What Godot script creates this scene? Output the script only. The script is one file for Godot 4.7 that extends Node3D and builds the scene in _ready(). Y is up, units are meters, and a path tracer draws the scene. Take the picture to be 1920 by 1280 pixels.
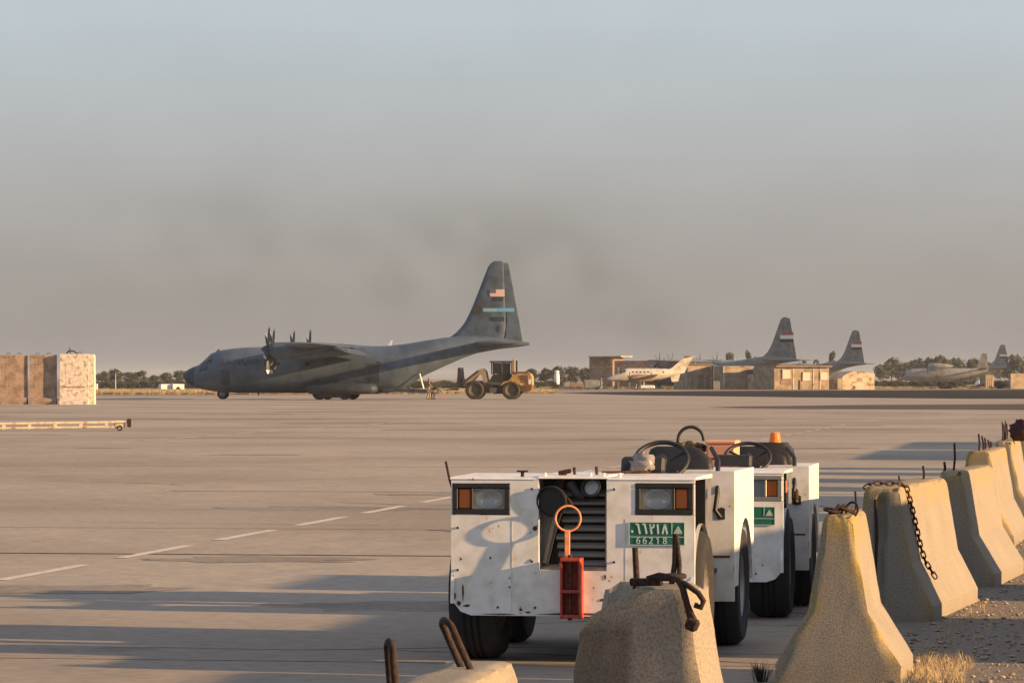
extends Node3D
# An apron in evening light: a parked transport aircraft, two tow tractors and a line of concrete barriers.
# Metres; the camera stands at x = z = 0 and looks along -z. F, HOR: focal length and horizon line of the survey of the place.
const F := 7300.0
const EYE := 1.9
const HOR := 707.0
const SUN_AZ := 17.0
const SUN_EL := 12.0
const EXPO := 2.2
var taken := {}
var rng := RandomNumberGenerator.new()
var sg := 1
var vc = null
var M := {}
var noi := FastNoiseLite.new()

func _ready() -> void:
	rng.seed = 7
	noi.seed = 3
	noi.frequency = 1.0
	# camera
	var cam := Camera3D.new()
	cam.name = "camera"
	cam.fov = rad_to_deg(2.0 * atan(640.0 / F))
	cam.near = 0.5
	cam.far = 30000.0
	cam.position = Vector3(0, EYE, 0)
	cam.rotation.x = atan((HOR - 640.0) / F)
	add_child(cam)
	cam.current = true
	# sky, haze, exposure
	var we := WorldEnvironment.new()
	we.name = "environment"
	var e := Environment.new()
	e.background_mode = Environment.BG_SKY
	var pm := PanoramaSkyMaterial.new()
	pm.panorama = sky_picture()
	var sk := Sky.new()
	sk.sky_material = pm
	e.sky = sk
	e.tonemap_mode = Environment.TONE_MAPPER_LINEAR
	e.tonemap_exposure = EXPO
	e.fog_enabled = true
	e.fog_density = 0.00009
	e.fog_light_color = Color(0.92, 0.95, 1.0)
	e.sdfgi_enabled = true
	e.ssao_enabled = true
	e.ssil_enabled = true
	we.environment = e
	add_child(we)
	# sun, low on the right and a little behind the camera
	var sun := DirectionalLight3D.new()
	sun.name = "sun"
	var az := deg_to_rad(SUN_AZ)
	var el := deg_to_rad(SUN_EL)
	var to := Vector3(cos(el) * cos(az), sin(el), cos(el) * sin(az))
	sun.look_at_from_position(to * 100.0, Vector3.ZERO)
	sun.light_energy = 1.55
	sun.light_color = Color(1.0, 0.815, 0.59)
	sun.light_angular_distance = 0.5
	sun.shadow_enabled = true
	add_child(sun)
	materials()
	build_ground()
	build_far()
	build_left_wall()
	build_transports()
	build_loader()
	build_people()
	build_tow_bar()
	build_tugs()
	build_barriers()
	build_small()

# ---------------------------------------------------------------- sky
func sky_picture() -> ImageTexture:
	var w := 2048
	var h := 1024
	var stops := [[0.0, Color8(154, 149, 144)], [0.84, Color8(158, 153, 148)], [1.63, Color8(164, 160, 155)], [2.41, Color8(171, 169, 166)], [3.2, Color8(177, 179, 179)], [3.98, Color8(182, 187, 189)], [4.77, Color8(186, 195, 200)], [5.55, Color8(190, 202, 209)], [8.0, Color8(187, 202, 212)], [11.0, Color8(172, 189, 205)], [20.0, Color8(170, 184, 202)], [45.0, Color8(172, 178, 196)], [90.0, Color8(166, 170, 190)]]
	var cl := FastNoiseLite.new()
	cl.seed = 11
	cl.frequency = 0.35
	cl.fractal_octaves = 4
	var im := Image.create(w, h, false, Image.FORMAT_RGBF)
	for y in h:
		var ele := 90.0 - (y + 0.5) / h * 180.0
		var c := Color(0.13, 0.115, 0.1)
		if ele > -0.5:
			var a := maxf(ele, 0.0)
			for k in stops.size() - 1:
				if a >= stops[k][0] and a <= stops[k + 1][0]:
					var t: float = (a - stops[k][0]) / (stops[k + 1][0] - stops[k][0])
					var q := []
					for j in [maxi(k - 1, 0), k, k + 1, mini(k + 2, stops.size() - 1)]:
						q.append((stops[j][1] as Color).srgb_to_linear())
					var s0: float = 0.5 if k > 0 else 0.0
					var h0: float = (stops[k + 1][0] - stops[k][0]) / (stops[k + 1][0] - stops[maxi(k - 1, 0)][0])
					var h1: float = (stops[k + 1][0] - stops[k][0]) / (stops[mini(k + 2, stops.size() - 1)][0] - stops[k][0])
					for ch in 3:
						var m0: float = (q[2][ch] - q[0][ch]) * h0 * s0 * 2.0
						var m1: float = (q[3][ch] - q[1][ch]) * h1
						c[ch] = (2.0 * t * t * t - 3.0 * t * t + 1.0) * q[1][ch] + (t * t * t - 2.0 * t * t + t) * m0 + (3.0 * t * t - 2.0 * t * t * t) * q[2][ch] + (t * t * t - t * t) * m1
		for x in w:
			var azi := wrapf((x + 0.5) / w * 360.0, -180.0, 180.0)   # 0 is straight ahead, -z
			var o := c
			if ele > -0.5:
				var low := exp(-maxf(ele, 0.0) / 6.0)
				# the haze bank is a little paler towards the sun, smoke hangs in it here and there
				var side := cos(deg_to_rad(azi - 108.0)) * 0.5 + 0.5
				o = o * (0.955 + 0.24 * low * side)
				o.r *= 1.0 + 0.05 * low * side
				o.b *= 1.0 - 0.05 * low * side
				if ele < 30.0:
					var n := cl.get_noise_2d(azi * 0.9, ele * 2.2)
					o = o * (1.0 + 0.07 * n * low)
					var wob := cl.get_noise_2d(azi * 2.4 + 40.0, ele * 3.1)
					var sm := exp(-pow((azi + 0.1 + wob * 0.9) / 1.5, 2.0) - pow((ele - 1.9 + wob * 0.5) / 0.85, 2.0))
					sm += 0.8 * exp(-pow((azi - 2.2 + (ele - 0.6) * 0.9 + wob * 0.5) / 0.6, 2.0) - pow((ele - 0.9) / 0.9, 2.0))
					sm += 0.5 * exp(-pow((azi + 3.6 + wob) / 1.9, 2.0) - pow((ele - 2.0) / 0.9, 2.0))
					o = o * (1.0 - clampf(0.15 + wob * 0.2, 0.0, 0.34) * sm)
					o.b *= 1.0 - 0.03 * sm
			im.set_pixel(x, y, Color(o.r / EXPO, o.g / EXPO, o.b / EXPO))
	return ImageTexture.create_from_image(im)

# ---------------------------------------------------------------- materials
func tex(seed_: int, freq: float, ramp: Array, size := 512, type := FastNoiseLite.TYPE_SIMPLEX_SMOOTH, oct := 5, nrm := 0.0, gain := 0.5) -> NoiseTexture2D:
	var n := FastNoiseLite.new()
	n.seed = seed_
	n.noise_type = type
	n.frequency = freq
	n.fractal_octaves = oct
	n.fractal_gain = gain
	var t := NoiseTexture2D.new()
	t.width = size
	t.height = size
	t.seamless = true
	t.noise = n
	if nrm > 0.0:
		t.as_normal_map = true
		t.bump_strength = nrm
	elif ramp.size():
		var g := Gradient.new()
		var offs := PackedFloat32Array()
		var cols := PackedColorArray()
		for r in ramp:
			offs.append(r[0])
			cols.append(r[1])
		g.offsets = offs
		g.colors = cols
		t.color_ramp = g
	return t

func lin(r: float, g: float, b: float) -> Color:
	return Color(r, g, b).linear_to_srgb()

func mat(name_: String, c: Color, rough := 0.8, metal := 0.0) -> StandardMaterial3D:
	var m := StandardMaterial3D.new()
	m.resource_name = name_
	m.albedo_color = c
	m.roughness = rough
	m.metallic = metal
	M[name_] = m
	return m

func dress(m: StandardMaterial3D, t: Texture2D, scale: float, world := false, n: Texture2D = null, ns := 0.5) -> StandardMaterial3D:
	m.albedo_texture = t
	m.uv1_triplanar = true
	m.uv1_world_triplanar = world
	m.uv1_scale = Vector3.ONE * scale
	if n:
		m.normal_enabled = true
		m.normal_texture = n
		m.normal_scale = ns
	return m

func second(m: StandardMaterial3D, t: Texture2D, scale: float, world := false) -> void:
	m.detail_enabled = true
	m.detail_blend_mode = BaseMaterial3D.BLEND_MODE_MUL
	m.detail_albedo = t
	m.detail_uv_layer = BaseMaterial3D.DETAIL_UV_2
	m.uv2_triplanar = true
	m.uv2_world_triplanar = world
	m.uv2_scale = Vector3.ONE * scale

func materials() -> void:
	var g1 := Color(1, 1, 1)
	var broad := tex(21, 0.006, [[0.2, Color(0.88, 0.87, 0.86)], [0.5, Color(0.96, 0.955, 0.95)], [0.8, Color(1, 1, 1)]], 1024)
	var fine := tex(22, 0.05, [[0.15, Color(0.74, 0.73, 0.73)], [0.5, Color(0.93, 0.93, 0.93)], [0.85, g1]], 1024, FastNoiseLite.TYPE_SIMPLEX_SMOOTH, 6, 0.0, 0.65)
	var bump := tex(23, 0.06, [], 512, FastNoiseLite.TYPE_SIMPLEX_SMOOTH, 6, 6.0, 0.7)
	var pits := tex(24, 0.03, [[0.0, Color(0.62, 0.6, 0.58)], [0.28, Color(0.8, 0.79, 0.78)], [0.45, Color(0.95, 0.95, 0.95)], [1.0, g1]], 512, FastNoiseLite.TYPE_PERLIN, 6, 0.0, 0.65)
	var chips := tex(25, 0.018, [[0.0, Color(0.2, 0.09, 0.045)], [0.14, Color(0.28, 0.13, 0.07)], [0.165, Color(0.82, 0.75, 0.66)], [0.21, Color(0.97, 0.96, 0.94)], [0.5, g1], [1.0, g1]], 1024, FastNoiseLite.TYPE_PERLIN, 6, 0.0, 0.62)
	var soft := tex(26, 0.012, [[0.2, Color(0.8, 0.79, 0.77)], [0.5, Color(0.93, 0.925, 0.92)], [0.8, g1]], 512, FastNoiseLite.TYPE_SIMPLEX_SMOOTH, 5, 0.0, 0.55)
	var rusty := tex(27, 0.03, [[0.25, Color(0.45, 0.4, 0.38)], [0.5, Color(0.8, 0.72, 0.68)], [0.75, Color(1, 0.92, 0.85)]], 256, FastNoiseLite.TYPE_SIMPLEX_SMOOTH, 5, 0.0, 0.6)
	var peel := tex(28, 0.02, [[0.0, Color(0.5, 0.45, 0.4)], [0.26, Color(0.62, 0.57, 0.52)], [0.33, Color(0.86, 0.84, 0.8)], [0.6, Color(0.96, 0.95, 0.93)], [1.0, g1]], 512, FastNoiseLite.TYPE_PERLIN, 5, 0.0, 0.6)
	var fine_soft := tex(31, 0.04, [[0.15, Color(0.87, 0.865, 0.86)], [0.5, Color(0.96, 0.96, 0.96)], [0.85, g1]], 1024, FastNoiseLite.TYPE_SIMPLEX_SMOOTH, 5, 0.0, 0.6)
	var holes := tex(30, 0.07, [[0.0, Color(0.5, 0.46, 0.42)], [0.09, Color(0.6, 0.56, 0.52)], [0.13, Color(0.94, 0.93, 0.92)], [0.5, Color(0.97, 0.97, 0.97)], [1.0, g1]], 1024, FastNoiseLite.TYPE_PERLIN, 5, 0.0, 0.6)
	var grain := tex(32, 0.22, [], 1024, FastNoiseLite.TYPE_SIMPLEX_SMOOTH, 4, 4.0, 0.6)
	var faint := tex(29, 0.012, [[0.2, Color(0.93, 0.92, 0.90)], [0.5, Color(0.98, 0.975, 0.97)], [0.8, g1]], 512)
	var m := mat("apron", lin(0.398, 0.338, 0.270), 0.9)
	dress(m, broad, 0.011, true, bump, 0.05)
	second(m, fine_soft, 0.11, true)
	m = mat("asphalt", lin(0.062, 0.056, 0.056), 0.9)
	dress(m, broad, 0.02, true)
	second(m, fine, 0.15, true)
	m = mat("worn", lin(0.17, 0.14, 0.125), 0.9)
	dress(m, broad, 0.02, true)
	second(m, fine, 0.15, true)
	m = mat("soil", lin(0.34, 0.27, 0.20), 0.95)
	dress(m, broad, 0.013, true)
	second(m, fine, 0.05, true)
	m = mat("gravel", lin(0.27, 0.225, 0.18), 0.95)
	dress(m, fine, 0.6, true, bump, 1.0)
	second(m, pits, 1.7, true)
	m = mat("stone", lin(0.30, 0.25, 0.2), 0.9)
	m = mat("dry_grass", lin(0.46, 0.36, 0.21), 0.9)
	m.backlight_enabled = true
	m.backlight = Color(0.35, 0.28, 0.15)
	m = mat("seal", lin(0.07, 0.058, 0.055), 0.9)
	for q in [["pavement_a", 0.96], ["pavement_b", 0.92], ["pavement_c", 0.86]]:
		m = mat(q[0], lin(0.398 * q[1], 0.338 * q[1], 0.270 * q[1]), 0.9)
		dress(m, broad, 0.011, true)
		second(m, fine_soft, 0.11, true)
	m = mat("stain", lin(0.30, 0.255, 0.205), 0.9)
	dress(m, broad, 0.05, true)
	second(m, fine, 0.11, true)
	m = mat("line_paint", lin(0.66, 0.60, 0.52), 0.8)
	dress(m, pits, 0.35, true)
	m = mat("faded_line", lin(0.52, 0.46, 0.40), 0.8)
	dress(m, pits, 0.35, true)
	m = mat("concrete", Color.WHITE, 0.92)
	m.vertex_color_use_as_albedo = true
	dress(m, holes, 0.6, false, grain, 0.3)
	second(m, fine, 1.1)
	m = mat("twall", lin(0.41, 0.30, 0.225), 0.92)
	dress(m, soft, 0.16)
	second(m, pits, 0.5)
	m = mat("twall_white", lin(0.72, 0.65, 0.58), 0.9)
	dress(m, peel, 0.38)
	m = mat("tan_wall", lin(0.36, 0.285, 0.205), 0.92)
	dress(m, soft, 0.1)
	m = mat("brown_wall", lin(0.27, 0.19, 0.14), 0.92)
	dress(m, soft, 0.1)
	m = mat("cream_wall", lin(0.58, 0.50, 0.385), 0.92)
	dress(m, peel, 0.06)
	m = mat("pale_pane", lin(0.62, 0.5, 0.4), 0.6)
	m = mat("grey_green", lin(0.20, 0.21, 0.18), 0.8)
	m = mat("airframe", lin(0.108, 0.160, 0.225), 0.6)
	dress(m, soft, 0.10)
	second(m, fine, 0.35)
	m = mat("airframe_dark", lin(0.045, 0.062, 0.090), 0.6)
	dress(m, soft, 0.15)
	m = mat("airframe_pale", lin(0.30, 0.30, 0.28), 0.55)
	dress(m, soft, 0.1)
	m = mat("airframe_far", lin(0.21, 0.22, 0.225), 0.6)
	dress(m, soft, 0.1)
	m = mat("white_aircraft", lin(0.58, 0.54, 0.46), 0.5)
	dress(m, soft, 0.1)
	mat("cockpit_glass", lin(0.03, 0.035, 0.04), 0.12)
	mat("mark_dark", lin(0.035, 0.036, 0.04), 0.7)
	mat("mark_red", lin(0.36, 0.09, 0.06), 0.7)
	mat("mark_white", lin(0.78, 0.76, 0.72), 0.7)
	mat("mark_pink", lin(0.62, 0.38, 0.33), 0.7)
	mat("mark_navy", lin(0.115, 0.12, 0.135), 0.7)
	mat("mark_pale_pink", lin(0.78, 0.58, 0.52), 0.7)
	mat("mark_blue", lin(0.13, 0.36, 0.56), 0.7)
	mat("mark_cyan", lin(0.24, 0.42, 0.47), 0.7)
	mat("mark_black", lin(0.02, 0.02, 0.02), 0.7)
	mat("blade_tip", lin(0.7, 0.62, 0.5), 0.5)
	m = mat("rubber", lin(0.022, 0.022, 0.024), 0.85)
	dress(m, soft, 2.0, false, bump, 0.4)
	m = mat("rubber_dusty", lin(0.05, 0.046, 0.042), 0.9)
	dress(m, soft, 2.0)
	mat("steel", lin(0.33, 0.32, 0.3), 0.45, 0.7)
	mat("dark_steel", lin(0.05, 0.048, 0.05), 0.6, 0.3)
	m = mat("white_paint", lin(0.86, 0.84, 0.80), 0.42)
	dress(m, chips, 0.55, false)
	second(m, faint, 0.9)
	m = mat("white_inner", lin(0.60, 0.56, 0.50), 0.6)
	dress(m, soft, 1.5)
	m = mat("grille", lin(0.22, 0.24, 0.23), 0.5)
	m = mat("black_paint", lin(0.018, 0.018, 0.020), 0.55)
	dress(m, soft, 3.0)
	m = mat("black_vinyl", lin(0.016, 0.016, 0.018), 0.5)
	dress(m, soft, 2.0, false, bump, 0.3)
	m = mat("tow_red", lin(0.50, 0.06, 0.03), 0.5)
	dress(m, soft, 3.0)
	m = mat("tow_orange", lin(0.78, 0.30, 0.14), 0.5)
	dress(m, soft, 3.0)
	m = mat("rust", lin(0.15, 0.065, 0.038), 0.9)
	dress(m, rusty, 4.0)
	m = mat("rust_dark", lin(0.05, 0.03, 0.025), 0.9)
	dress(m, rusty, 6.0)
	m = mat("rust_stain", lin(0.23, 0.09, 0.04), 0.9)
	dress(m, rusty, 8.0)
	mat("amber", lin(0.55, 0.13, 0.02), 0.25)
	mat("beacon", lin(0.80, 0.22, 0.03), 0.2)
	mat("reflector", lin(0.30, 0.32, 0.33), 0.3, 0.85)
	mat("glint_bulb", lin(0.85, 0.83, 0.78), 0.15)
	m = mat("lens", Color(0.85, 0.9, 0.9, 0.12), 0.05)
	m.transparency = BaseMaterial3D.TRANSPARENCY_ALPHA
	mat("plate_green", lin(0.012, 0.14, 0.085), 0.45)
	mat("plate_white", lin(0.62, 0.72, 0.66), 0.5)
	mat("salmon", lin(0.80, 0.36, 0.22), 0.6)
	m = mat("olive_cloth", lin(0.30, 0.235, 0.09), 0.95)
	dress(m, rusty, 3.0)
	m = mat("bag_plastic", lin(0.24, 0.225, 0.235), 0.35)
	m.backlight_enabled = true
	m.backlight = Color(0.5, 0.5, 0.5)
	m = mat("maroon", lin(0.06, 0.018, 0.022), 0.9)
	m = mat("loader_tan", lin(0.48, 0.31, 0.11), 0.6)
	dress(m, soft, 0.6)
	m = mat("loader_brown", lin(0.17, 0.095, 0.06), 0.7)
	dress(m, soft, 0.6)
	m = mat("loader_arm", lin(0.33, 0.27, 0.2), 0.6)
	mat("cab_glass", lin(0.02, 0.022, 0.026), 0.1)
	mat("hub_brown", lin(0.13, 0.105, 0.09), 0.8)
	m = mat("bar_white", lin(0.66, 0.58, 0.45), 0.6)
	dress(m, peel, 0.4)
	m = mat("leaf_dark", lin(0.072, 0.078, 0.055), 0.85)
	m.vertex_color_use_as_albedo = true
	m.backlight_enabled = true
	m.backlight = Color(0.18, 0.2, 0.1)
	mat("bark", lin(0.1, 0.075, 0.055), 0.9)
	m = mat("clothed", Color.WHITE, 0.9)
	m.vertex_color_use_as_albedo = true
	for n in ["asphalt", "worn", "seal"]:
		M[n].metallic_specular = 0.12
	mat("orange_plastic", lin(0.6, 0.16, 0.06), 0.6)

# ---------------------------------------------------------------- helpers
func gnd(px: float, d: float, y := 0.0) -> Vector3:
	return Vector3((px - 960.0) / F * d, y, -d)

func high(py: float, d: float) -> float:
	return EYE - (py - HOR) / F * d

func numbered(n: String) -> String:
	taken[n] = taken.get(n, -1) + 1
	return n if taken[n] == 0 else "%s_%03d" % [n, taken[n]]

func tag(o: Node3D, label: String, category := "", group := "", kind := "") -> Node3D:
	for p in [["label", label], ["category", category], ["group", group], ["kind", kind]]:
		if p[1] != "":
			o.set_meta(p[0], p[1])
		elif o.has_meta(p[0]):
			o.remove_meta(p[0])
	return o

func thing(called: String, label: String, category: String, where := Vector3.ZERO, turn := 0.0, group := "") -> Node3D:
	var o := Node3D.new()
	o.name = numbered(called)
	add_child(o)
	o.position = where
	o.rotation.y = deg_to_rad(turn)
	tag(o, label, category, group)
	return o

func copy_of(o: Node3D, label: String, where: Vector3, turn: float, group := "") -> Node3D:
	var base: String = str(o.name)
	var c: Node3D = o.duplicate()
	c.name = numbered(base)
	add_child(c)
	c.position = where
	c.rotation.y = deg_to_rad(turn)
	tag(c, label, o.get_meta("category"), group)
	return c

func S() -> SurfaceTool:
	var s := SurfaceTool.new()
	s.begin(Mesh.PRIMITIVE_TRIANGLES)
	return s

func obj(called: String, s: SurfaceTool, m: String, parent: Node = self) -> MeshInstance3D:
	s.generate_normals()
	s.index()
	var o := MeshInstance3D.new()
	var me: ArrayMesh = s.commit()
	me.surface_set_material(0, M[m])
	o.mesh = me
	return put(o, called, parent)

func put(o: MeshInstance3D, called: String, parent: Node) -> MeshInstance3D:
	if parent == self:
		o.name = numbered(called)
		add_child(o)
	else:
		var k := 0
		o.name = called
		while parent.has_node(NodePath(str(o.name))):
			k += 1
			o.name = "%s_%03d" % [called, k]
		parent.add_child(o)
	return o

func again(called: String, me: Mesh, parent: Node, t: Transform3D) -> MeshInstance3D:
	var o := MeshInstance3D.new()
	o.mesh = me
	o.transform = t
	return put(o, called, parent)

func struct(called: String, s: SurfaceTool, m: String) -> MeshInstance3D:
	var o := obj(called, s, m)
	o.set_meta("kind", "structure")
	return o

func v1(s: SurfaceTool, p: Vector3) -> void:
	if vc != null:
		s.set_color(vc)
	s.add_vertex(p)

func tri(s: SurfaceTool, a: Vector3, b: Vector3, c: Vector3, out: Vector3) -> void:
	v1(s, a)
	if (c - a).cross(b - a).dot(out) < 0.0:
		v1(s, c)
		v1(s, b)
	else:
		v1(s, b)
		v1(s, c)

func quad(s: SurfaceTool, a: Vector3, b: Vector3, c: Vector3, d: Vector3, out: Vector3) -> void:
	tri(s, a, b, c, out)
	tri(s, a, c, d, out)

func flat(s: SurfaceTool) -> void:
	s.set_smooth_group(-1)

func fresh(s: SurfaceTool) -> void:
	sg += 1
	s.set_smooth_group(sg)

func box(s: SurfaceTool, c: Vector3, sz: Vector3, B := Basis()) -> void:
	cbox(s, c, sz, 0.0, B)

func cbox(s: SurfaceTool, c: Vector3, sz: Vector3, bev: float, B := Basis()) -> void:
	flat(s)
	var h := sz * 0.5
	var b := minf(bev, minf(h.x, minf(h.y, h.z)) * 0.9)
	for i in 3:
		var j := (i + 1) % 3
		var k := (i + 2) % 3
		for si in [-1.0, 1.0]:
			var q := []
			for w in [[-1, -1], [1, -1], [1, 1], [-1, 1]]:
				var v := Vector3()
				v[i] = si * h[i]
				v[j] = w[0] * (h[j] - b)
				v[k] = w[1] * (h[k] - b)
				q.append(c + B * v)
			var o := Vector3()
			o[i] = si
			quad(s, q[0], q[1], q[2], q[3], B * o)
			if b <= 0.0:
				continue
			for sj in [-1.0, 1.0]:
				var e := []
				for w in [[0, -1], [0, 1], [1, 1], [1, -1]]:
					var v := Vector3()
					v[i] = si * (h[i] if w[0] == 0 else h[i] - b)
					v[j] = sj * (h[j] - b if w[0] == 0 else h[j])
					v[k] = w[1] * (h[k] - b)
					e.append(c + B * v)
				var o2 := Vector3()
				o2[i] = si
				o2[j] = sj
				quad(s, e[0], e[1], e[2], e[3], B * o2)
	if b > 0.0:
		for sx in [-1.0, 1.0]:
			for sy in [-1.0, 1.0]:
				for sz2 in [-1.0, 1.0]:
					var n := Vector3(sx, sy, sz2)
					var p := n * h
					tri(s, c + B * (p - Vector3(0, sy, sz2) * b), c + B * (p - Vector3(sx, 0, sz2) * b), c + B * (p - Vector3(sx, sy, 0) * b), B * n)

func beam(s: SurfaceTool, a: Vector3, b: Vector3, w: float, h: float, bev := 0.0) -> void:
	var z := (b - a).normalized()
	var x := Vector3.UP.cross(z)
	x = x.normalized() if x.length() > 0.01 else Vector3.RIGHT
	cbox(s, (a + b) * 0.5, Vector3(w, h, a.distance_to(b)), bev, Basis(x, z.cross(x), z))

func tube(s: SurfaceTool, pts: Array, r, n := 8, caps := true) -> void:
	fresh(s)
	var rings := []
	var side := Vector3.ZERO
	for i in pts.size():
		var t: Vector3 = (pts[mini(i + 1, pts.size() - 1)] - pts[maxi(i - 1, 0)]).normalized()
		if side == Vector3.ZERO:
			side = t.cross(Vector3.UP if absf(t.y) < 0.9 else Vector3.RIGHT).normalized()
		side = (side - t * side.dot(t)).normalized()
		var up := t.cross(side)
		var rr: float = r[i] if r is Array else r
		var ring := []
		for k in n:
			var a := TAU * k / n
			ring.append(pts[i] + (side * cos(a) + up * sin(a)) * rr)
		rings.append(ring)
	loft(s, rings, caps, false)

func ring_tube(s: SurfaceTool, c: Vector3, B: Basis, R: float, r: float, n := 28, m := 8, from := 0.0, to := TAU) -> void:
	fresh(s)
	for i in n:
		for j in m:
			var p := []
			for w in [[0, 0], [1, 0], [1, 1], [0, 1]]:
				var a: float = from + (to - from) * (i + w[0]) / n
				var b: float = TAU * (j + w[1]) / m
				p.append(c + B * (Vector3(cos(a), sin(a), 0) * (R + r * cos(b)) + Vector3(0, 0, r * sin(b))))
			var am := from + (to - from) * (i + 0.5) / n
			quad(s, p[0], p[1], p[2], p[3], (p[0] + p[2]) * 0.5 - (c + B * Vector3(cos(am), sin(am), 0) * R))

func loft(s: SurfaceTool, rings: Array, caps := true, new_group := true) -> void:
	if new_group:
		fresh(s)
	var n: int = rings[0].size()
	var mids := []
	for r in rings:
		var m := Vector3.ZERO
		for p in r:
			m += p
		mids.append(m / n)
	for i in rings.size() - 1:
		var mid: Vector3 = (mids[i] + mids[i + 1]) * 0.5
		for k in n:
			var a: Vector3 = rings[i][k]
			var b: Vector3 = rings[i][(k + 1) % n]
			var c: Vector3 = rings[i + 1][(k + 1) % n]
			var d: Vector3 = rings[i + 1][k]
			var o := (a + b + c + d) * 0.25 - mid
			quad(s, a, b, c, d, o)
	if caps:
		flat(s)
		for e in [0, rings.size() - 1]:
			var o: Vector3 = mids[e] - mids[1 if e == 0 else e - 1]
			for k in n:
				tri(s, mids[e], rings[e][k], rings[e][(k + 1) % n], o)

func lathe(s: SurfaceTool, t: Transform3D, prof: Array, n := 24) -> void:
	fresh(s)
	for i in prof.size() - 1:
		var p: Vector2 = prof[i]
		var q: Vector2 = prof[i + 1]
		if i > 0 and absf((p - prof[i - 1]).angle_to(q - p)) > 0.6:
			fresh(s)
		for k in n:
			var a := TAU * k / n
			var b := TAU * (k + 1) / n
			var ca := Vector3(cos(a), 0, sin(a))
			var cb := Vector3(cos(b), 0, sin(b))
			var cm := (ca + cb).normalized()
			var o := t.basis * (cm * (q.y - p.y) + Vector3.UP * (p.x - q.x))
			var y0 := Vector3.UP * p.y
			var y1 := Vector3.UP * q.y
			if p.x > 1e-5:
				tri(s, t * (ca * p.x + y0), t * (cb * p.x + y0), t * (cb * q.x + y1), o)
			if q.x > 1e-5:
				tri(s, t * (ca * p.x + y0), t * (cb * q.x + y1), t * (ca * q.x + y1), o)

func prism(s: SurfaceTool, poly: PackedVector2Array, t: Transform3D, depth: float) -> void:
	flat(s)
	var ids := Geometry2D.triangulate_polygon(poly)
	for e in [0.0, depth]:
		var o := t.basis * Vector3(0, 0, -1.0 if e == 0.0 else 1.0) * signf(depth)
		for i in range(0, ids.size(), 3):
			tri(s, t * V3(poly[ids[i]], e), t * V3(poly[ids[i + 1]], e), t * V3(poly[ids[i + 2]], e), o)
	var cw := -1.0 if Geometry2D.is_polygon_clockwise(poly) else 1.0
	for i in poly.size():
		var a := poly[i]
		var b := poly[(i + 1) % poly.size()]
		var nn := Vector2(b.y - a.y, a.x - b.x) * cw
		quad(s, t * V3(a, 0), t * V3(b, 0), t * V3(b, depth), t * V3(a, depth), t.basis * V3(nn, 0))

func V3(p: Vector2, z: float) -> Vector3:
	return Vector3(p.x, p.y, z)

func P2(a: Array) -> PackedVector2Array:
	var o := PackedVector2Array()
	for i in range(0, a.size(), 2):
		o.append(Vector2(a[i], a[i + 1]))
	return o

func sheet(s: SurfaceTool, pts: Array, y: float) -> void:
	flat(s)
	var poly := PackedVector2Array()
	for p in pts:
		poly.append(Vector2(p.x, p.z))
	var ids := Geometry2D.triangulate_polygon(poly)
	for i in range(0, ids.size(), 3):
		tri(s, Vector3(poly[ids[i]].x, y, poly[ids[i]].y), Vector3(poly[ids[i + 1]].x, y, poly[ids[i + 1]].y), Vector3(poly[ids[i + 2]].x, y, poly[ids[i + 2]].y), Vector3.UP)

func many(called: String, me: Mesh, xf: Array, label: String, category: String, cols := []) -> void:
	var mm := MultiMesh.new()
	mm.transform_format = MultiMesh.TRANSFORM_3D
	mm.use_colors = cols.size() > 0
	mm.mesh = me
	mm.instance_count = xf.size()
	for i in xf.size():
		mm.set_instance_transform(i, xf[i])
		if cols.size():
			mm.set_instance_color(i, cols[i])
	var o := MultiMeshInstance3D.new()
	o.name = numbered(called)
	o.multimesh = mm
	add_child(o)
	tag(o, label, category, "", "stuff")

func mesh_of(s: SurfaceTool, m: String) -> ArrayMesh:
	s.generate_normals()
	s.index()
	var me: ArrayMesh = s.commit()
	me.surface_set_material(0, M[m])
	return me

# ---------------------------------------------------------------- four-engined transport: nose at x = 0, tail at +x, left wing at +z
const STX := [0.0, 0.25, 0.8, 1.4, 1.9, 2.5, 3.3, 4.6, 6.0, 16.0, 17.6, 18.5, 19.4, 20.7, 22.5, 24.0, 25.2, 27.0, 28.8, 29.7]
const STB := [1.92, 1.5, 1.16, 0.94, 0.82, 0.72, 0.64, 0.58, 0.56, 0.56, 0.58, 0.72, 1.2, 2.02, 2.85, 3.5, 3.92, 4.25, 4.46, 4.6]
const STT := [2.08, 2.42, 2.72, 2.95, 3.38, 3.94, 4.2, 4.38, 4.46, 4.5, 4.56, 4.64, 4.76, 4.98, 5.25, 5.4, 5.42, 5.28, 5.0, 4.82]
const STW := [0.08, 0.48, 0.86, 1.15, 1.4, 1.62, 1.88, 2.1, 2.15, 2.15, 2.15, 2.14, 2.1, 1.95, 1.6, 1.25, 0.95, 0.6, 0.28, 0.08]

func station(x: float) -> Vector3:
	for i in STX.size() - 1:
		if x <= STX[i + 1]:
			var t: float = clampf((x - STX[i]) / (STX[i + 1] - STX[i]), 0.0, 1.0)
			return Vector3(lerpf(STB[i], STB[i + 1], t), lerpf(STT[i], STT[i + 1], t), lerpf(STW[i], STW[i + 1], t))
	return Vector3(STB[-1], STT[-1], STW[-1])

func skin(x: float, a: float, out := 0.0) -> Vector3:   # a = 0 on top, 90 degrees on the left side
	var q := station(x)
	var c := cos(a)
	var sn := sin(a)
	var e := 2.0 / 2.35
	return Vector3(x, (q.x + q.y) * 0.5 + signf(c) * pow(absf(c), e) * ((q.y - q.x) * 0.5 + out), signf(sn) * pow(absf(sn), e) * (q.z + out))

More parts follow.
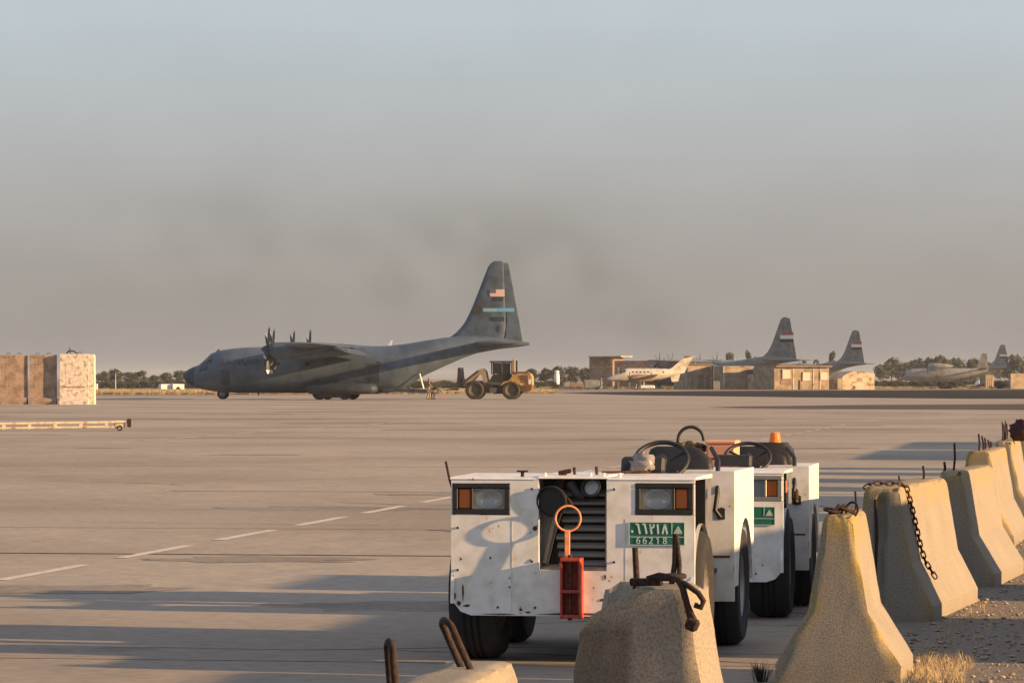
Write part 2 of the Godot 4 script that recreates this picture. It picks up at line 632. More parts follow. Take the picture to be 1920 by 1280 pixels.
func patch(s: SurfaceTool, x0: float, x1: float, a0: float, a1: float, out := 0.02, n := 4) -> void:
	fresh(s)
	for i in n:
		for j in n:
			var p := []
			for w in [[0, 0], [1, 0], [1, 1], [0, 1]]:
				p.append(skin(lerpf(x0, x1, float(i + w[0]) / n), deg_to_rad(lerpf(a0, a1, float(j + w[1]) / n)), out))
			quad(s, p[0], p[1], p[2], p[3], (p[0] + p[2]) * 0.5 - Vector3((x0 + x1) * 0.5, 2.6, 0))

func foil(le: Vector3, chord: float, thick: float, up: Vector3, droop := 0.0) -> Array:
	var ring := []
	var back := Vector3(cos(droop), -sin(droop), 0)
	for k in 18:
		var a := TAU * k / 18.0
		var t := (1.0 - cos(a)) * 0.5
		var y := 2.6 * thick * (sqrt(t) * 0.55 - 0.2 * t - 0.35 * t * t) * (1.0 if a < PI else -0.75)
		ring.append(le + back * chord * t + up * y * chord)
	return ring

func fin_ring(h: float, t0: float, t1: float) -> Array:
	# leading and trailing edge of the fin at height h
	var u := clampf((h - 4.9) / 6.5, 0.0, 1.0)
	var le := lerpf(23.7, 26.25, u) - 1.5 * pow(1.0 - u, 8.0)
	if h > 11.2:
		le += pow((h - 11.2) / 0.5, 2.0) * 0.45
	var te := lerpf(29.22, 27.95, u)
	if h > 11.3:
		te -= pow((h - 11.3) / 0.4, 2.0) * 0.3
	var w := lerpf(0.36, 0.15, u) * (0.75 if h > 11.5 else 1.0)
	var ring := []
	for k in 16:
		var a := TAU * k / 16.0
		var t := lerpf(t0, t1, (1.0 - cos(a)) * 0.5)
		var y := w * (1.75 * (sqrt(t) * 0.62 - 0.2 * t - 0.4 * t * t) + 0.02) * (1.0 if a < PI else -1.0)
		if (k == 0 and t0 < 0.1) or k == 8:
			y = 0.0
		ring.append(Vector3(lerpf(le, te, t), h, y))
	return ring

func wing_le(z: float) -> Vector3:
	var az := absf(z)
	return Vector3(10.4 + maxf(az - 5.0, 0.0) * 0.11, 4.38 + maxf(az - 2.0, 0.0) * 0.012, z)

func wing_chord(z: float) -> float:
	var az := absf(z)
	return lerpf(4.9, 2.5, clampf((az - 5.0) / 15.2, 0.0, 1.0))

func make_transport(label: String) -> Node3D:
	var o := thing("transport_aircraft", label, "aircraft")
	var s := S()
	var rings := []
	var xs := [0.0, 0.1, 0.25, 0.5, 0.8, 1.1, 1.4, 1.65, 1.9, 2.2, 2.5, 2.9, 3.3, 3.9, 4.6, 6.0, 8.0, 10.0, 12.0, 14.0, 16.0, 17.6, 18.0, 18.5, 19.0, 19.4, 20.0, 20.7, 21.6, 22.5, 23.2, 24.0, 25.2, 26.0, 27.0, 28.0, 28.8, 29.7]
	for x in xs:
		var ring := []
		for k in 32:
			ring.append(skin(x, TAU * k / 32.0))
		rings.append(ring)
	loft(s, rings)
	var body := obj("fuselage", s, "airframe", o)
	# radome, windscreen and cabin windows
	s = S()
	rings = []
	for x in [0.0, 0.05, 0.2, 0.45, 0.8, 1.1]:
		var ring := []
		for k in 28:
			ring.append(skin(x, TAU * k / 28.0, 0.012) - Vector3(0.015, 0, 0))
		rings.append(ring)
	loft(s, rings)
	obj("radome", s, "airframe_dark", o)
	for w in [[1.5, 1.86, 5, 24], [1.56, 1.98, 27, 44], [1.7, 2.2, 47, 62], [2.3, 2.75, 52, 66], [1.5, 1.86, -5, -24], [1.56, 1.98, -27, -44], [1.7, 2.2, -47, -62], [1.62, 1.95, 66, 78], [2.0, 2.4, 70, 82]]:
		s = S()
		patch(s, w[0], w[1], w[2], w[3])
		obj("windscreen_pane", s, "cockpit_glass", o)
	for x in [5.6, 8.4, 10.9, 17.0]:
		s = S()
		patch(s, x, x + 0.32, 74, 82, 0.015, 3)
		obj("cabin_window", s, "cockpit_glass", o)
	s = S()
	patch(s, 3.6, 4.4, 88, 128, 0.012, 5)
	obj("crew_door", s, "airframe_dark", o)
	s = S()
	patch(s, 16.2, 17.2, 78, 118, 0.012, 5)
	obj("side_door", s, "airframe_dark", o)
	# fin, rudder, tailplane
	s = S()
	rings = []
	for h in [4.6, 5.1, 5.4, 5.7, 6.1, 6.6, 7.5, 8.5, 9.5, 10.5, 11.2, 11.4, 11.55, 11.65, 11.7]:
		rings.append(fin_ring(h, 0.0, 0.76))
	loft(s, rings)
	obj("fin", s, "airframe", o)
	s = S()
	rings = []
	for h in [4.75, 6.0, 8.0, 10.0, 11.0, 11.4, 11.55]:
		rings.append(fin_ring(h, 0.768, 1.0))
	loft(s, rings)
	obj("rudder", s, "airframe", o)
	for sd in [1.0, -1.0]:
		s = S()
		rings = []
		for z in [0.0, 0.5, 2.0, 5.0, 7.6, 8.0]:
			rings.append(foil(Vector3(25.0 + z * 0.16, 4.72, z * sd), lerpf(3.7, 2.0, z / 8.0) * (0.75 if z == 8.0 else 1.0), 0.13 if z < 8.0 else 0.05, Vector3.UP))
		loft(s, rings)
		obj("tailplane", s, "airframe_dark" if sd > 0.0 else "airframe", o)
	# wing with its flaps down
	for sd in [1.0, -1.0]:
		s = S()
		rings = []
		for z in [1.2, 2.1, 5.2, 10.0, 15.0, 19.6, 20.2]:
			rings.append(foil(wing_le(z * sd), wing_chord(z), 0.16 - 0.0035 * z if z < 20.0 else 0.05, Vector3.UP))
		loft(s, rings)
		obj("wing", s, "airframe", o)
		s = S()
		rings = []
		for z in [2.3, 6.0, 11.5]:
			var le := wing_le(z * sd)
			rings.append(foil(le + Vector3(wing_chord(z) * 0.92, -0.12, 0), wing_chord(z) * 0.34, 0.15, Vector3.UP, deg_to_rad(21.0)))
		loft(s, rings)
		obj("flap", s, "airframe_dark", o)
		for ez in [5.0, 10.3]:
			var c := wing_le(ez) + Vector3(0, -0.32, 0)
			c.z *= sd
			s = S()
			rings = []
			for q in [[-1.7, 0.34, 0.36, 0.05], [-1.62, 0.46, 0.5, 0.02], [-1.2, 0.55, 0.66, -0.06], [-0.3, 0.58, 0.74, -0.1], [1.2, 0.56, 0.68, -0.08], [2.8, 0.46, 0.5, -0.06], [4.2, 0.32, 0.34, -0.05], [4.9, 0.18, 0.2, -0.05]]:
				var ring := []
				for k in 20:
					var a := TAU * k / 20.0
					ring.append(c + Vector3(q[0], q[3] + cos(a) * q[2], sin(a) * q[1]))
				rings.append(ring)
			loft(s, rings)
			var nac := obj("engine_nacelle", s, "airframe", o)
			s = S()
			ring_tube(s, c + Vector3(-1.55, -0.42, 0), Basis(Vector3.BACK, Vector3.UP, Vector3.LEFT), 0.2, 0.07, 20, 8)
			obj("air_intake", s, "airframe_dark", nac)
			s = S()
			lathe(s, Transform3D(Basis(Vector3.BACK, Vector3.LEFT, Vector3.UP), c + Vector3(-1.55, 0.05, 0)), [Vector2(0, -0.05), Vector2(0.38, -0.05), Vector2(0.38, 0.12), Vector2(0.34, 0.4), Vector2(0.22, 0.68), Vector2(0.08, 0.82), Vector2(0, 0.84)], 18)
			var prop := obj("propeller", s, "airframe_dark", o)
			for b in 6:
				s = S()
				var ang := deg_to_rad(60.0 * b + 30.0 + ez * 2.0)
				var rad := Vector3(0, cos(ang), sin(ang))
				var tang := Vector3(0, -sin(ang), cos(ang))
				var hub := c + Vector3(-1.78, 0.05, 0)
				rings = []
				for q in [[0.3, 0.1, 0.08, 0.9], [0.7, 0.2, 0.06, 0.75], [1.2, 0.26, 0.045, 0.6], [1.6, 0.25, 0.035, 0.5], [1.75, 0.23, 0.03, 0.48]]:
					var ring := []
					var wd: Vector3 = tang * cos(q[3]) + Vector3.RIGHT * sin(q[3])
					var th := wd.cross(rad)
					for k in 8:
						var a := TAU * k / 8.0
						ring.append(hub + rad * q[0] + wd * cos(a) * q[1] + th * sin(a) * q[2])
					rings.append(ring)
				loft(s, rings)
				var bl := obj("blade", s, "airframe_dark", prop)
				bl.set_surface_override_material(0, M["airframe_dark"])
				s = S()
				rings = []
				for q in [[1.751, 0.23, 0.03, 0.48], [1.95, 0.18, 0.025, 0.45], [2.06, 0.07, 0.015, 0.4]]:
					var ring := []
					var wd: Vector3 = tang * cos(q[3]) + Vector3.RIGHT * sin(q[3])
					var th := wd.cross(rad)
					for k in 8:
						var a := TAU * k / 8.0
						ring.append(hub + rad * q[0] + wd * cos(a) * q[1] + th * sin(a) * q[2])
					rings.append(ring)
				loft(s, rings)
				obj("blade_tip", s, "blade_tip", prop)
	# gear and its fairings
	for sd in [1.0, -1.0]:
		s = S()
		rings = []
		for q in [[10.9, 0.15, 0.9, 0.1], [11.2, 0.55, 0.75, 0.45], [11.6, 0.64, 0.62, 0.62], [15.0, 0.64, 0.62, 0.66], [16.5, 0.6, 0.7, 0.6], [16.9, 0.45, 0.9, 0.45], [17.0, 0.2, 0.9, 0.2]]:
			var ring := []
			for k in 20:
				var a := TAU * k / 20.0
				var cc := cos(a)
				var ss := sin(a)
				ring.append(Vector3(q[0], 0.93 + signf(cc) * pow(absf(cc), 0.7) * (q[1] - 0.16), (2.0 + signf(ss) * pow(absf(ss), 0.7) * (q[3] + 0.35)) * sd))
			rings.append(ring)
		loft(s, rings)
		obj("gear_fairing", s, "airframe_dark", o)
		s = S()
		cbox(s, Vector3(13.3, 0.42, 2.15 * sd), Vector3(2.7, 0.5, 0.5), 0.1)
		obj("gear_door", s, "airframe_dark", o)
		for x in [12.1, 14.3]:
			wheel(o, Vector3(x, 0.62, 2.15 * sd), Basis(Vector3.RIGHT, Vector3.BACK, Vector3.DOWN), 0.62, 0.42, "airframe_pale")
		wheel(o, Vector3(3.45, 0.5, 0.3 * sd), Basis(Vector3.RIGHT, Vector3.BACK, Vector3.DOWN), 0.46, 0.26, "airframe_pale")
	s = S()
	tube(s, [Vector3(3.45, 0.46, -0.3), Vector3(3.45, 0.46, 0.3)], 0.07)
	tube(s, [Vector3(3.45, 0.46, 0), Vector3(3.4, 1.0, 0)], 0.1)
	obj("nose_strut", s, "airframe_dark", o)
	s = S()
	cbox(s, Vector3(4.9, 0.47, 0.35), Vector3(1.5, 0.05, 0.4), 0.01)
	obj("nose_gear_door", s, "airframe_dark", o)
	s = S()
	tube(s, [Vector3(6.6, 0.6, 0.5), Vector3(6.6, 0.36, 0.5)], [0.09, 0.05])
	obj("belly_antenna", s, "airframe_dark", o)
	# the lowered ramp and its strut
	s = S()
	beam(s, Vector3(17.4, 0.84, 0), Vector3(21.2, 0.72, 0), 2.9, 0.3, 0.03)
	obj("cargo_ramp", s, "airframe_dark", o)
	s = S()
	tube(s, [Vector3(20.55, 2.2, 1.6), Vector3(20.9, 0.95, 1.6)], 0.07)
	obj("ramp_strut", s, "mark_white", o)
	s = S()
	prism(s, P2([0, 0, 0.3, 0, 0.42, 0.5, 0.28, 0.5]), Transform3D(Basis(), Vector3(17.6, 4.52, -0.03)), 0.06)
	obj("antenna", s, "mark_white", o)
	s = S()
	prism(s, P2([0, 0, 0.3, 0, 0.42, 0.28, 0.3, 0.28]), Transform3D(Basis(), Vector3(2.75, 4.0, -0.03)), 0.06)
	obj("antenna", s, "airframe_dark", o)
	return o

func wheel(o: Node3D, c: Vector3, B: Basis, R: float, w: float, hub := "steel", tyre := "rubber") -> Node3D:
	# B.y is the axle
	var s := S()
	var h := w * 0.5
	lathe(s, Transform3D(B, c), [Vector2(R * 0.55, -h * 0.8), Vector2(R * 0.72, -h), Vector2(R * 0.9, -h * 0.95), Vector2(R * 0.98, -h * 0.7), Vector2(R, -h * 0.4), Vector2(R, -h * 0.34), Vector2(R * 0.965, -h * 0.32), Vector2(R * 0.965, -h * 0.22), Vector2(R, -h * 0.2), Vector2(R, -h * 0.05), Vector2(R * 0.965, -h * 0.04), Vector2(R * 0.965, h * 0.04), Vector2(R, h * 0.05), Vector2(R, h * 0.2), Vector2(R * 0.965, h * 0.22), Vector2(R * 0.965, h * 0.32), Vector2(R, h * 0.34), Vector2(R, h * 0.4), Vector2(R * 0.98, h * 0.7), Vector2(R * 0.9, h * 0.95), Vector2(R * 0.72, h), Vector2(R * 0.55, h * 0.8)], 36)
	var t := obj("wheel", s, tyre, o)
	s = S()
	lathe(s, Transform3D(B, c), [Vector2(0, -h * 0.55), Vector2(R * 0.2, -h * 0.55), Vector2(R * 0.25, -h * 0.45), Vector2(R * 0.48, -h * 0.5), Vector2(R * 0.56, -h * 0.82), Vector2(R * 0.56, h * 0.82), Vector2(R * 0.48, h * 0.5), Vector2(R * 0.25, h * 0.45), Vector2(R * 0.2, h * 0.55), Vector2(0, h * 0.55)], 24)
	obj("rim", s, hub, t)
	return t

func build_transports() -> void:
	var o := make_transport("large grey transport aircraft with pale flag and blue stripe on its tail")
	o.position = gnd(343, 331.7)
	o.rotation.y = deg_to_rad(-6.5)
	# copies far away, before the markings of the near one go on
	var far := [[1495.0, 635.0, "grey transport aircraft with white striped tail rising behind the tan building with pale windows"], [1622.0, 810.0, "grey transport aircraft with white striped tail behind the cream camouflaged building"], [1893.0, 1168.0, "farthest grey transport aircraft with striped tail near the right edge"]]
	for f in far:
		var dir := Vector3(cos(deg_to_rad(30)), 0, sin(deg_to_rad(30)))
		var c := copy_of(o, f[2], gnd(f[0], f[1]) - dir * 29.2, -30.0, "transport aircraft parked beyond the buildings")
		for k in [["flag_red_stripe", "mark_red", 0.62], ["flag_white_stripe", "mark_white", 0.0], ["flag_black_stripe", "mark_black", -0.5]]:
			var s := S()
			tail_plate(s, 26.2 if k[0] != "flag_red_stripe" else 26.6, 28.55, 8.15 + k[2], 8.15 + k[2] + (0.62 if k[2] == 0.0 else 0.5))
			obj(k[0], s, k[1], c)
		c.get_node("ramp_strut").free()
		for ch in c.find_children("blade*", "MeshInstance3D", true, false):
			ch.set_surface_override_material(0, M["mark_dark"])
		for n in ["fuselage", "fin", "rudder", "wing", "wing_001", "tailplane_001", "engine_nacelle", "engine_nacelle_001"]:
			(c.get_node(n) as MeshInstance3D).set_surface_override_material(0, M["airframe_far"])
	# markings of the near one
	var s := S()
	tail_plate(s, 26.35, 27.6, 8.72, 9.3, 0.03)
	obj("flag_field", s, "mark_pink", o)
	for i in 4:
		s = S()
		tail_plate(s, 26.35, 27.6, 8.72 + 0.155 * i, 8.72 + 0.155 * i + 0.075, 0.037)
		obj("flag_stripe", s, "mark_pale_pink", o)
	s = S()
	tail_plate(s, 26.33, 26.86, 9.0, 9.31, 0.044)
	obj("flag_canton", s, "mark_navy", o)
	s = S()
	tail_plate(s, 25.75, 28.4, 7.42, 7.72, 0.03)
	obj("tail_stripe", s, "mark_cyan", o)
	s = S()
	tail_plate(s, 27.0, 28.42, 7.41, 7.73, 0.036)
	obj("tail_stripe", s, "mark_blue", o)
	s = S()
	lathe(s, Transform3D(Basis(Vector3.RIGHT, Vector3.BACK, Vector3.DOWN), Vector3(25.3, 7.6, 0.33)), [Vector2(0, -0.02), Vector2(0.42, -0.02), Vector2(0.42, 0.02), Vector2(0, 0.02)], 20)
	obj("tail_emblem", s, "mark_dark", o)
	# small dark characters, too blurred in the air between to read
	for row in [[26.55, 8.3, 4, 0.24, 0.34], [26.4, 6.62, 5, 0.25, 0.36], [26.95, 5.7, 1, 0.22, 0.55]]:
		for k in row[2]:
			s = S()
			var x: float = row[0] + k * row[3]
			tail_plate(s, x, x + 0.05, row[1], row[1] + row[4], 0.03)
			tail_plate(s, x + 0.12, x + 0.17, row[1], row[1] + row[4], 0.03)
			tail_plate(s, x + 0.05, x + 0.12, row[1] + row[4] - 0.06, row[1] + row[4], 0.03)
			obj("tail_character", s, "mark_dark", o)
	var tm := TextMesh.new()
	tm.text = "U.S. AIR FORCE"
	var fo := SystemFont.new()
	fo.font_names = PackedStringArray(["Droid Sans"])
	tm.font = fo
	tm.font_size = 48
	tm.pixel_size = 0.0125
	tm.depth = 0.02
	tm.material = M["mark_dark"]
	var ti := MeshInstance3D.new()
	ti.mesh = tm
	ti.position = Vector3(5.6, 3.2, 2.165)
	ti.rotation.x = deg_to_rad(-9)
	put(ti, "fuselage_lettering", o)

func tail_plate(s: SurfaceTool, x0: float, x1: float, h0: float, h1: float, out := 0.03) -> void:
	# a thin painted plate that follows the left face of the fin
	flat(s)
	var n := 5
	for i in n:
		var p := []
		for w in [[0, 0], [1, 0], [1, 1], [0, 1]]:
			var x: float = lerpf(x0, x1, float(i + w[0]) / n)
			var h: float = h0 if w[1] == 0 else h1
			var u := clampf((h - 4.9) / 6.5, 0.0, 1.0)
			var le := lerpf(23.7, 26.25, u) - 1.5 * pow(1.0 - u, 8.0)
			var t := clampf((x - le) / (lerpf(29.22, 27.95, u) - le), 0.001, 1.0)
			p.append(Vector3(x, h, lerpf(0.36, 0.15, u) * (1.75 * (sqrt(t) * 0.62 - 0.2 * t - 0.4 * t * t) + 0.02) + out))
		quad(s, p[0], p[1], p[2], p[3], Vector3.BACK)
		var b := []
		for q in p:
			b.append(q - Vector3(0, 0, 0.02))
		quad(s, b[0], b[1], b[2], b[3], Vector3.FORWARD)
		quad(s, p[3], p[2], b[2], b[3], Vector3.UP)
		quad(s, p[0], p[1], b[1], b[0], Vector3.DOWN)

# ---------------------------------------------------------------- tow tractor: front at z = 0 facing +z
func arch(z0: float, z1: float, y0: float, y1: float, cz: float, cy: float, r: float) -> PackedVector2Array:
	# a side panel seen from +x (z to the left): polygon in (z, y) with a round wheel arch cut from below
	var p := PackedVector2Array()
	p.append(Vector2(z0, y0))
	p.append(Vector2(z0, y1))
	p.append(Vector2(z1, y1))
	p.append(Vector2(z1, y0))
	var h := sqrt(maxf(r * r - (y0 - cy) * (y0 - cy), 0.01))
	var a0 := atan2(y0 - cy, -h)
	var a1 := atan2(y0 - cy, h)
	if a0 < 0.0:
		a0 += TAU
	for k in 17:
		var a := lerpf(a0, a1, k / 16.0)
		p.append(Vector2(cz + cos(a) * r, cy + sin(a) * r))
	return p

const ZY := Basis(Vector3(0, 0, 1), Vector3(0, 1, 0), Vector3(-1, 0, 0))   # polygon (z, y), depth towards -x

func make_tug(label: String) -> Node3D:
	var o := thing("tow_tractor", label, "tractor")
	var s := S()
	prism(s, P2([-0.815, 1.222, -0.225, 1.228, -0.225, 0.62, 0.23, 0.62, 0.23, 1.228, 0.815, 1.222, 0.815, 1.202, 0.42, 1.202, 0.42, 0.99, 0.815, 0.99, 0.815, 0.47, 0.795, 0.40, 0.75, 0.345, 0.68, 0.32, -0.68, 0.32, -0.75, 0.345, -0.795, 0.40, -0.815, 0.47, -0.815, 0.985, -0.417, 0.985, -0.417, 1.197, -0.815, 1.197]), Transform3D(Basis(), Vector3(0, 0, -0.03)), 0.03)
	obj("front_panel", s, "white_paint", o)
	s = S()
	for x in [-0.811, 0.811]:
		box(s, Vector3(x, 1.094, -0.015), Vector3(0.008, 0.2, 0.028))
	obj("corner_strip", s, "white_paint", o)
	s = S()
	prism(s, arch(-0.032, -0.95, 0.40, 1.222, -0.47, 0.42, 0.50), Transform3D(ZY, Vector3(0.815, 0, 0)), 0.025)
	obj("side_panel", s, "white_paint", o)
	s = S()
	prism(s, arch(-0.032, -0.95, 0.40, 1.222, -0.47, 0.42, 0.50), Transform3D(ZY, Vector3(-0.79, 0, 0)), 0.025)
	obj("side_panel", s, "white_paint", o)
	# hood: two gently sloped halves, and the seams between them
	s = S()
	prism(s, P2([0.006, 1.2235, 0.0, 1.234, -0.06, 1.24, -0.95, 1.243, -0.95, 1.215]), Transform3D(ZY, Vector3(0.822, 0, 0)), 0.585)
	obj("hood", s, "white_paint", o)
	s = S()
	prism(s, P2([0.006, 1.2295, 0.0, 1.242, -0.06, 1.25, -0.95, 1.253, -0.95, 1.22]), Transform3D(ZY, Vector3(0.232, 0, 0)), 0.459)
	obj("hood", s, "white_paint", o)
	s = S()
	prism(s, P2([0.006, 1.2235, 0.0, 1.232, -0.06, 1.238, -0.95, 1.241, -0.95, 1.215]), Transform3D(ZY, Vector3(-0.232, 0, 0)), 0.59)
	obj("hood", s, "white_paint", o)
	# recess with the grille
	s = S()
	box(s, Vector3(-0.2375, 0.925, -0.115), Vector3(0.02, 0.6, 0.165))
	box(s, Vector3(0.2425, 0.925, -0.115), Vector3(0.02, 0.6, 0.165))
	prism(s, P2([-0.006, 0.612, -0.2, 0.655, -0.2, 0.635, -0.006, 0.592]), Transform3D(ZY, Vector3(0.232, 0, 0)), 0.459)
	obj("grille_recess", s, "white_inner", o)
	s = S()
	box(s, Vector3(0.0025, 0.93, -0.21), Vector3(0.5, 0.62, 0.02))
	obj("radiator", s, "mark_black", o)
	for k in 9:
		s = S()
		var x0 := -0.195 + 0.012 * k * 0.6
		cbox(s, Vector3((x0 + 0.232) * 0.5 + (0.03 if k > 4 else 0.06), 1.13 - 0.058 * k, -0.15), Vector3(0.232 - x0 - (0.0 if k > 4 else 0.05), 0.022, 0.05), 0.004, Basis(Vector3.RIGHT, deg_to_rad(28)))
		obj("slat", s, "grille", o)
	s = S()
	prism(s, P2([-0.226, 1.15, -0.10, 1.15, -0.205, 0.66, -0.226, 0.66]), Transform3D(Basis(), Vector3(0, 0, -0.165)), 0.012)
	obj("grille_shroud", s, "grille", o)
	s = S()
	beam(s, Vector3(-0.09, 1.15, -0.12), Vector3(-0.205, 0.66, -0.13), 0.03, 0.03, 0.004)
	beam(s, Vector3(0.215, 1.15, -0.12), Vector3(0.215, 0.66, -0.12), 0.022, 0.03, 0.004)
	obj("grille_frame", s, "grille", o)
	# headlights in their black boxes
	for sd in [-1.0, 1.0]:
		var cx: float = -0.612 if sd < 0.0 else 0.613
		var cy: float = 1.091 if sd < 0.0 else 1.096
		s = S()
		box(s, Vector3(cx, cy, -0.062), Vector3(0.388, 0.206, 0.01))
		for q in [[0.0, 0.088, 0.388, 0.028], [0.0, -0.085, 0.388, 0.034], [-0.176, 0.002, 0.034, 0.14], [0.176, 0.002, 0.034, 0.14], [0.062 * sd, 0.002, 0.016, 0.14]]:
			cbox(s, Vector3(cx + q[0], cy + q[1], -0.024), Vector3(q[2], q[3], 0.056), 0.003)
		var hl := obj("headlight", s, "black_paint", o)
		s = S()
		lathe(s, Transform3D(Basis(Vector3.RIGHT, Vector3.BACK, Vector3.DOWN).scaled_local(Vector3(1.35, 1, 1)), Vector3(cx - 0.05 * sd, cy, -0.052)), [Vector2(0, 0.002), Vector2(0.02, 0.004), Vector2(0.045, 0.016), Vector2(0.06, 0.03), Vector2(0.065, 0.03), Vector2(0.065, 0.0), Vector2(0, 0.0)], 24)
		obj("reflector", s, "reflector", hl)
		s = S()
		box(s, Vector3(cx - 0.052 * sd, cy + 0.002, -0.018), Vector3(0.21, 0.136, 0.004))
		obj("lens", s, "lens", hl)
		for g in [-0.05, 0.045]:  # pale bulbs, coloured bright to stand for the glints in the lens
			s = S()
			lathe(s, Transform3D(Basis(Vector3.RIGHT, Vector3.BACK, Vector3.DOWN), Vector3(cx - 0.05 * sd + g, cy - 0.02, -0.046)), [Vector2(0, 0), Vector2(0.011, 0.002), Vector2(0.012, 0.01), Vector2(0.006, 0.018), Vector2(0, 0.02)], 12)
			obj("glint_bulb", s, "glint_bulb", hl)
		for g in 9:
			s = S()
			box(s, Vector3(cx - 0.052 * sd - 0.09 + 0.0225 * g, cy + 0.002, -0.0205), Vector3(0.003, 0.13, 0.002))
			obj("lens_rib", s, "lens", hl)
		s = S()
		cbox(s, Vector3(cx + 0.114 * sd, cy + 0.002, -0.028), Vector3(0.084, 0.134, 0.03), 0.008)
		obj("turn_signal", s, "amber", hl)
	# tow hook
	s = S()
	box(s, Vector3(-0.055, 0.51, 0.065), Vector3(0.014, 0.4, 0.13))
	box(s, Vector3(0.068, 0.51, 0.065), Vector3(0.014, 0.4, 0.13))
	box(s, Vector3(0.0065, 0.51, 0.008), Vector3(0.11, 0.39, 0.012))
	for h in [0.698, 0.49, 0.325]:
		cbox(s, Vector3(0.008, h, 0.07), Vector3(0.136, 0.022, 0.142), 0.004)
	obj("tow_bracket", s, "tow_red", o)
	s = S()
	tube(s, [Vector3(0.0, 0.30, 0.1), Vector3(0.0, 0.73, 0.1)], 0.014)
	obj("tow_pin", s, "rust", o)
	s = S()
	beam(s, Vector3(-0.022, 0.70, 0.075), Vector3(-0.024, 0.885, 0.06), 0.036, 0.02, 0.004)
	var tb := obj("tow_bar", s, "tow_orange", o)
	s = S()
	ring_tube(s, Vector3(-0.02, 0.968, 0.057), Basis(Vector3.UP, deg_to_rad(12)), 0.083, 0.0078, 40, 10)
	obj("tow_ring", s, "tow_orange", tb)
	# work lamps in front of the grille
	var l1 := Transform3D(Basis(Vector3(-0.25, -0.08, 1).normalized(), PI).orthonormalized(), Vector3(-0.125, 1.085, -0.04))
	l1.basis = Basis.looking_at(Vector3(0.2, 0.1, -1.0)) * Basis(Vector3.RIGHT, PI / 2)
	s = S()
	lathe(s, l1, [Vector2(0, -0.05), Vector2(0.05, -0.045), Vector2(0.085, -0.01), Vector2(0.103, 0.04), Vector2(0.105, 0.065), Vector2(0.098, 0.068), Vector2(0.09, 0.05), Vector2(0, 0.045)], 28)
	obj("work_lamp", s, "black_paint", o)
	s = S()
	beam(s, Vector3(-0.1, 1.16, -0.08), Vector3(-0.075, 1.27, -0.1), 0.06, 0.03, 0.004)
	beam(s, Vector3(-0.105, 1.262, -0.08), Vector3(-0.02, 1.28, -0.09), 0.04, 0.03, 0.004)
	tube(s, [Vector3(-0.06, 1.13, -0.03), Vector3(-0.02, 1.08, 0.0), Vector3(0.0, 1.05, 0.01)], 0.012)
	obj("lamp_bracket", s, "rust_dark", o)
	s = S()
	tube(s, [Vector3(-0.03, 1.2, -0.08), Vector3(0.02, 1.13, -0.07), Vector3(0.07, 1.12, -0.08)], 0.035)
	obj("horn", s, "dark_steel", o)
	var l2 := Transform3D(Basis.looking_at(Vector3(0.25, -0.35, -1.0)) * Basis(Vector3.RIGHT, PI / 2), Vector3(0.13, 1.165, -0.045))
	s = S()
	lathe(s, l2, [Vector2(0, -0.06), Vector2(0.035, -0.055), Vector2(0.058, -0.02), Vector2(0.068, 0.03), Vector2(0.068, 0.045), Vector2(0.06, 0.045), Vector2(0.045, 0.01), Vector2(0, 0.0)], 24)
	var wl := obj("work_lamp", s, "black_paint", o)
	s = S()
	lathe(s, l2, [Vector2(0, 0.012), Vector2(0.05, 0.014), Vector2(0.05, 0.02), Vector2(0, 0.026)], 20)
	obj("lamp_glass", s, "steel", wl)
	s = S()
	tube(s, [Vector3(-0.08, 1.0, -0.03), Vector3(-0.13, 0.85, -0.04), Vector3(-0.18, 0.645, -0.06)], 0.0085)
	obj("cable", s, "black_paint", o)
	# number plate
	s = S()
	cbox(s, Vector3(0.565, 0.87, 0.005), Vector3(0.37, 0.152, 0.008), 0.003)
	var pl := obj("number_plate", s, "plate_green", o)
	s = S()
	for q in [[0.565, 0.945, 0.37, 0.004], [0.565, 0.795, 0.37, 0.004], [0.381, 0.87, 0.004, 0.15], [0.749, 0.87, 0.004, 0.15], [0.665, 0.905, 0.004, 0.075], [0.565, 0.848, 0.362, 0.004]]:
		box(s, Vector3(q[0], q[1], 0.0105), Vector3(q[2], q[3], 0.003))
	obj("plate_line", s, "plate_white", pl)
	s = S()
	for k in 3:
		var r: float = [0.03, 0.017, 0.007][k]
		for i in 3:
			var a := deg_to_rad(90.0 + 120.0 * i)
			var b := deg_to_rad(210.0 + 120.0 * i)
			beam(s, Vector3(0.706 + cos(a) * r, 0.888 + sin(a) * r, 0.0115), Vector3(0.706 + cos(b) * r, 0.888 + sin(b) * r, 0.0115), 0.003, 0.0045)
	obj("plate_emblem", s, "plate_white", pl)
	# rust and knocks
	var r2 := RandomNumberGenerator.new()
	r2.seed = 12
	for q in [[-0.735, 0.47, 0.012, 0.16], [-0.76, 0.40, 0.035, 0.03], [-0.71, 0.385, 0.05, 0.02], [-0.79, 0.445, 0.02, 0.04], [-0.55, 0.70, 0.012, 0.018], [-0.28, 0.69, 0.01, 0.012], [-0.42, 0.51, 0.014, 0.014], [-0.42, 0.57, 0.012, 0.012], [0.20, 0.43, 0.025, 0.02], [0.40, 0.86, 0.01, 0.035], [0.22, 0.58, 0.012, 0.04], [-0.30, 0.345, 0.04, 0.012], [0.05, 0.335, 0.5, 0.012], [-0.5, 0.33, 0.2, 0.01], [0.5, 0.45, 0.012, 0.012], [-0.8, 0.56, 0.012, 0.05]]:
		s = S()
		var poly := PackedVector2Array()
		for k in 9:
			var a := TAU * k / 9.0
			var rr := r2.randf_range(0.55, 1.1)
			poly.append(Vector2(q[0] + cos(a) * q[2] * 0.6 * rr, q[1] + sin(a) * q[3] * 0.6 * rr))
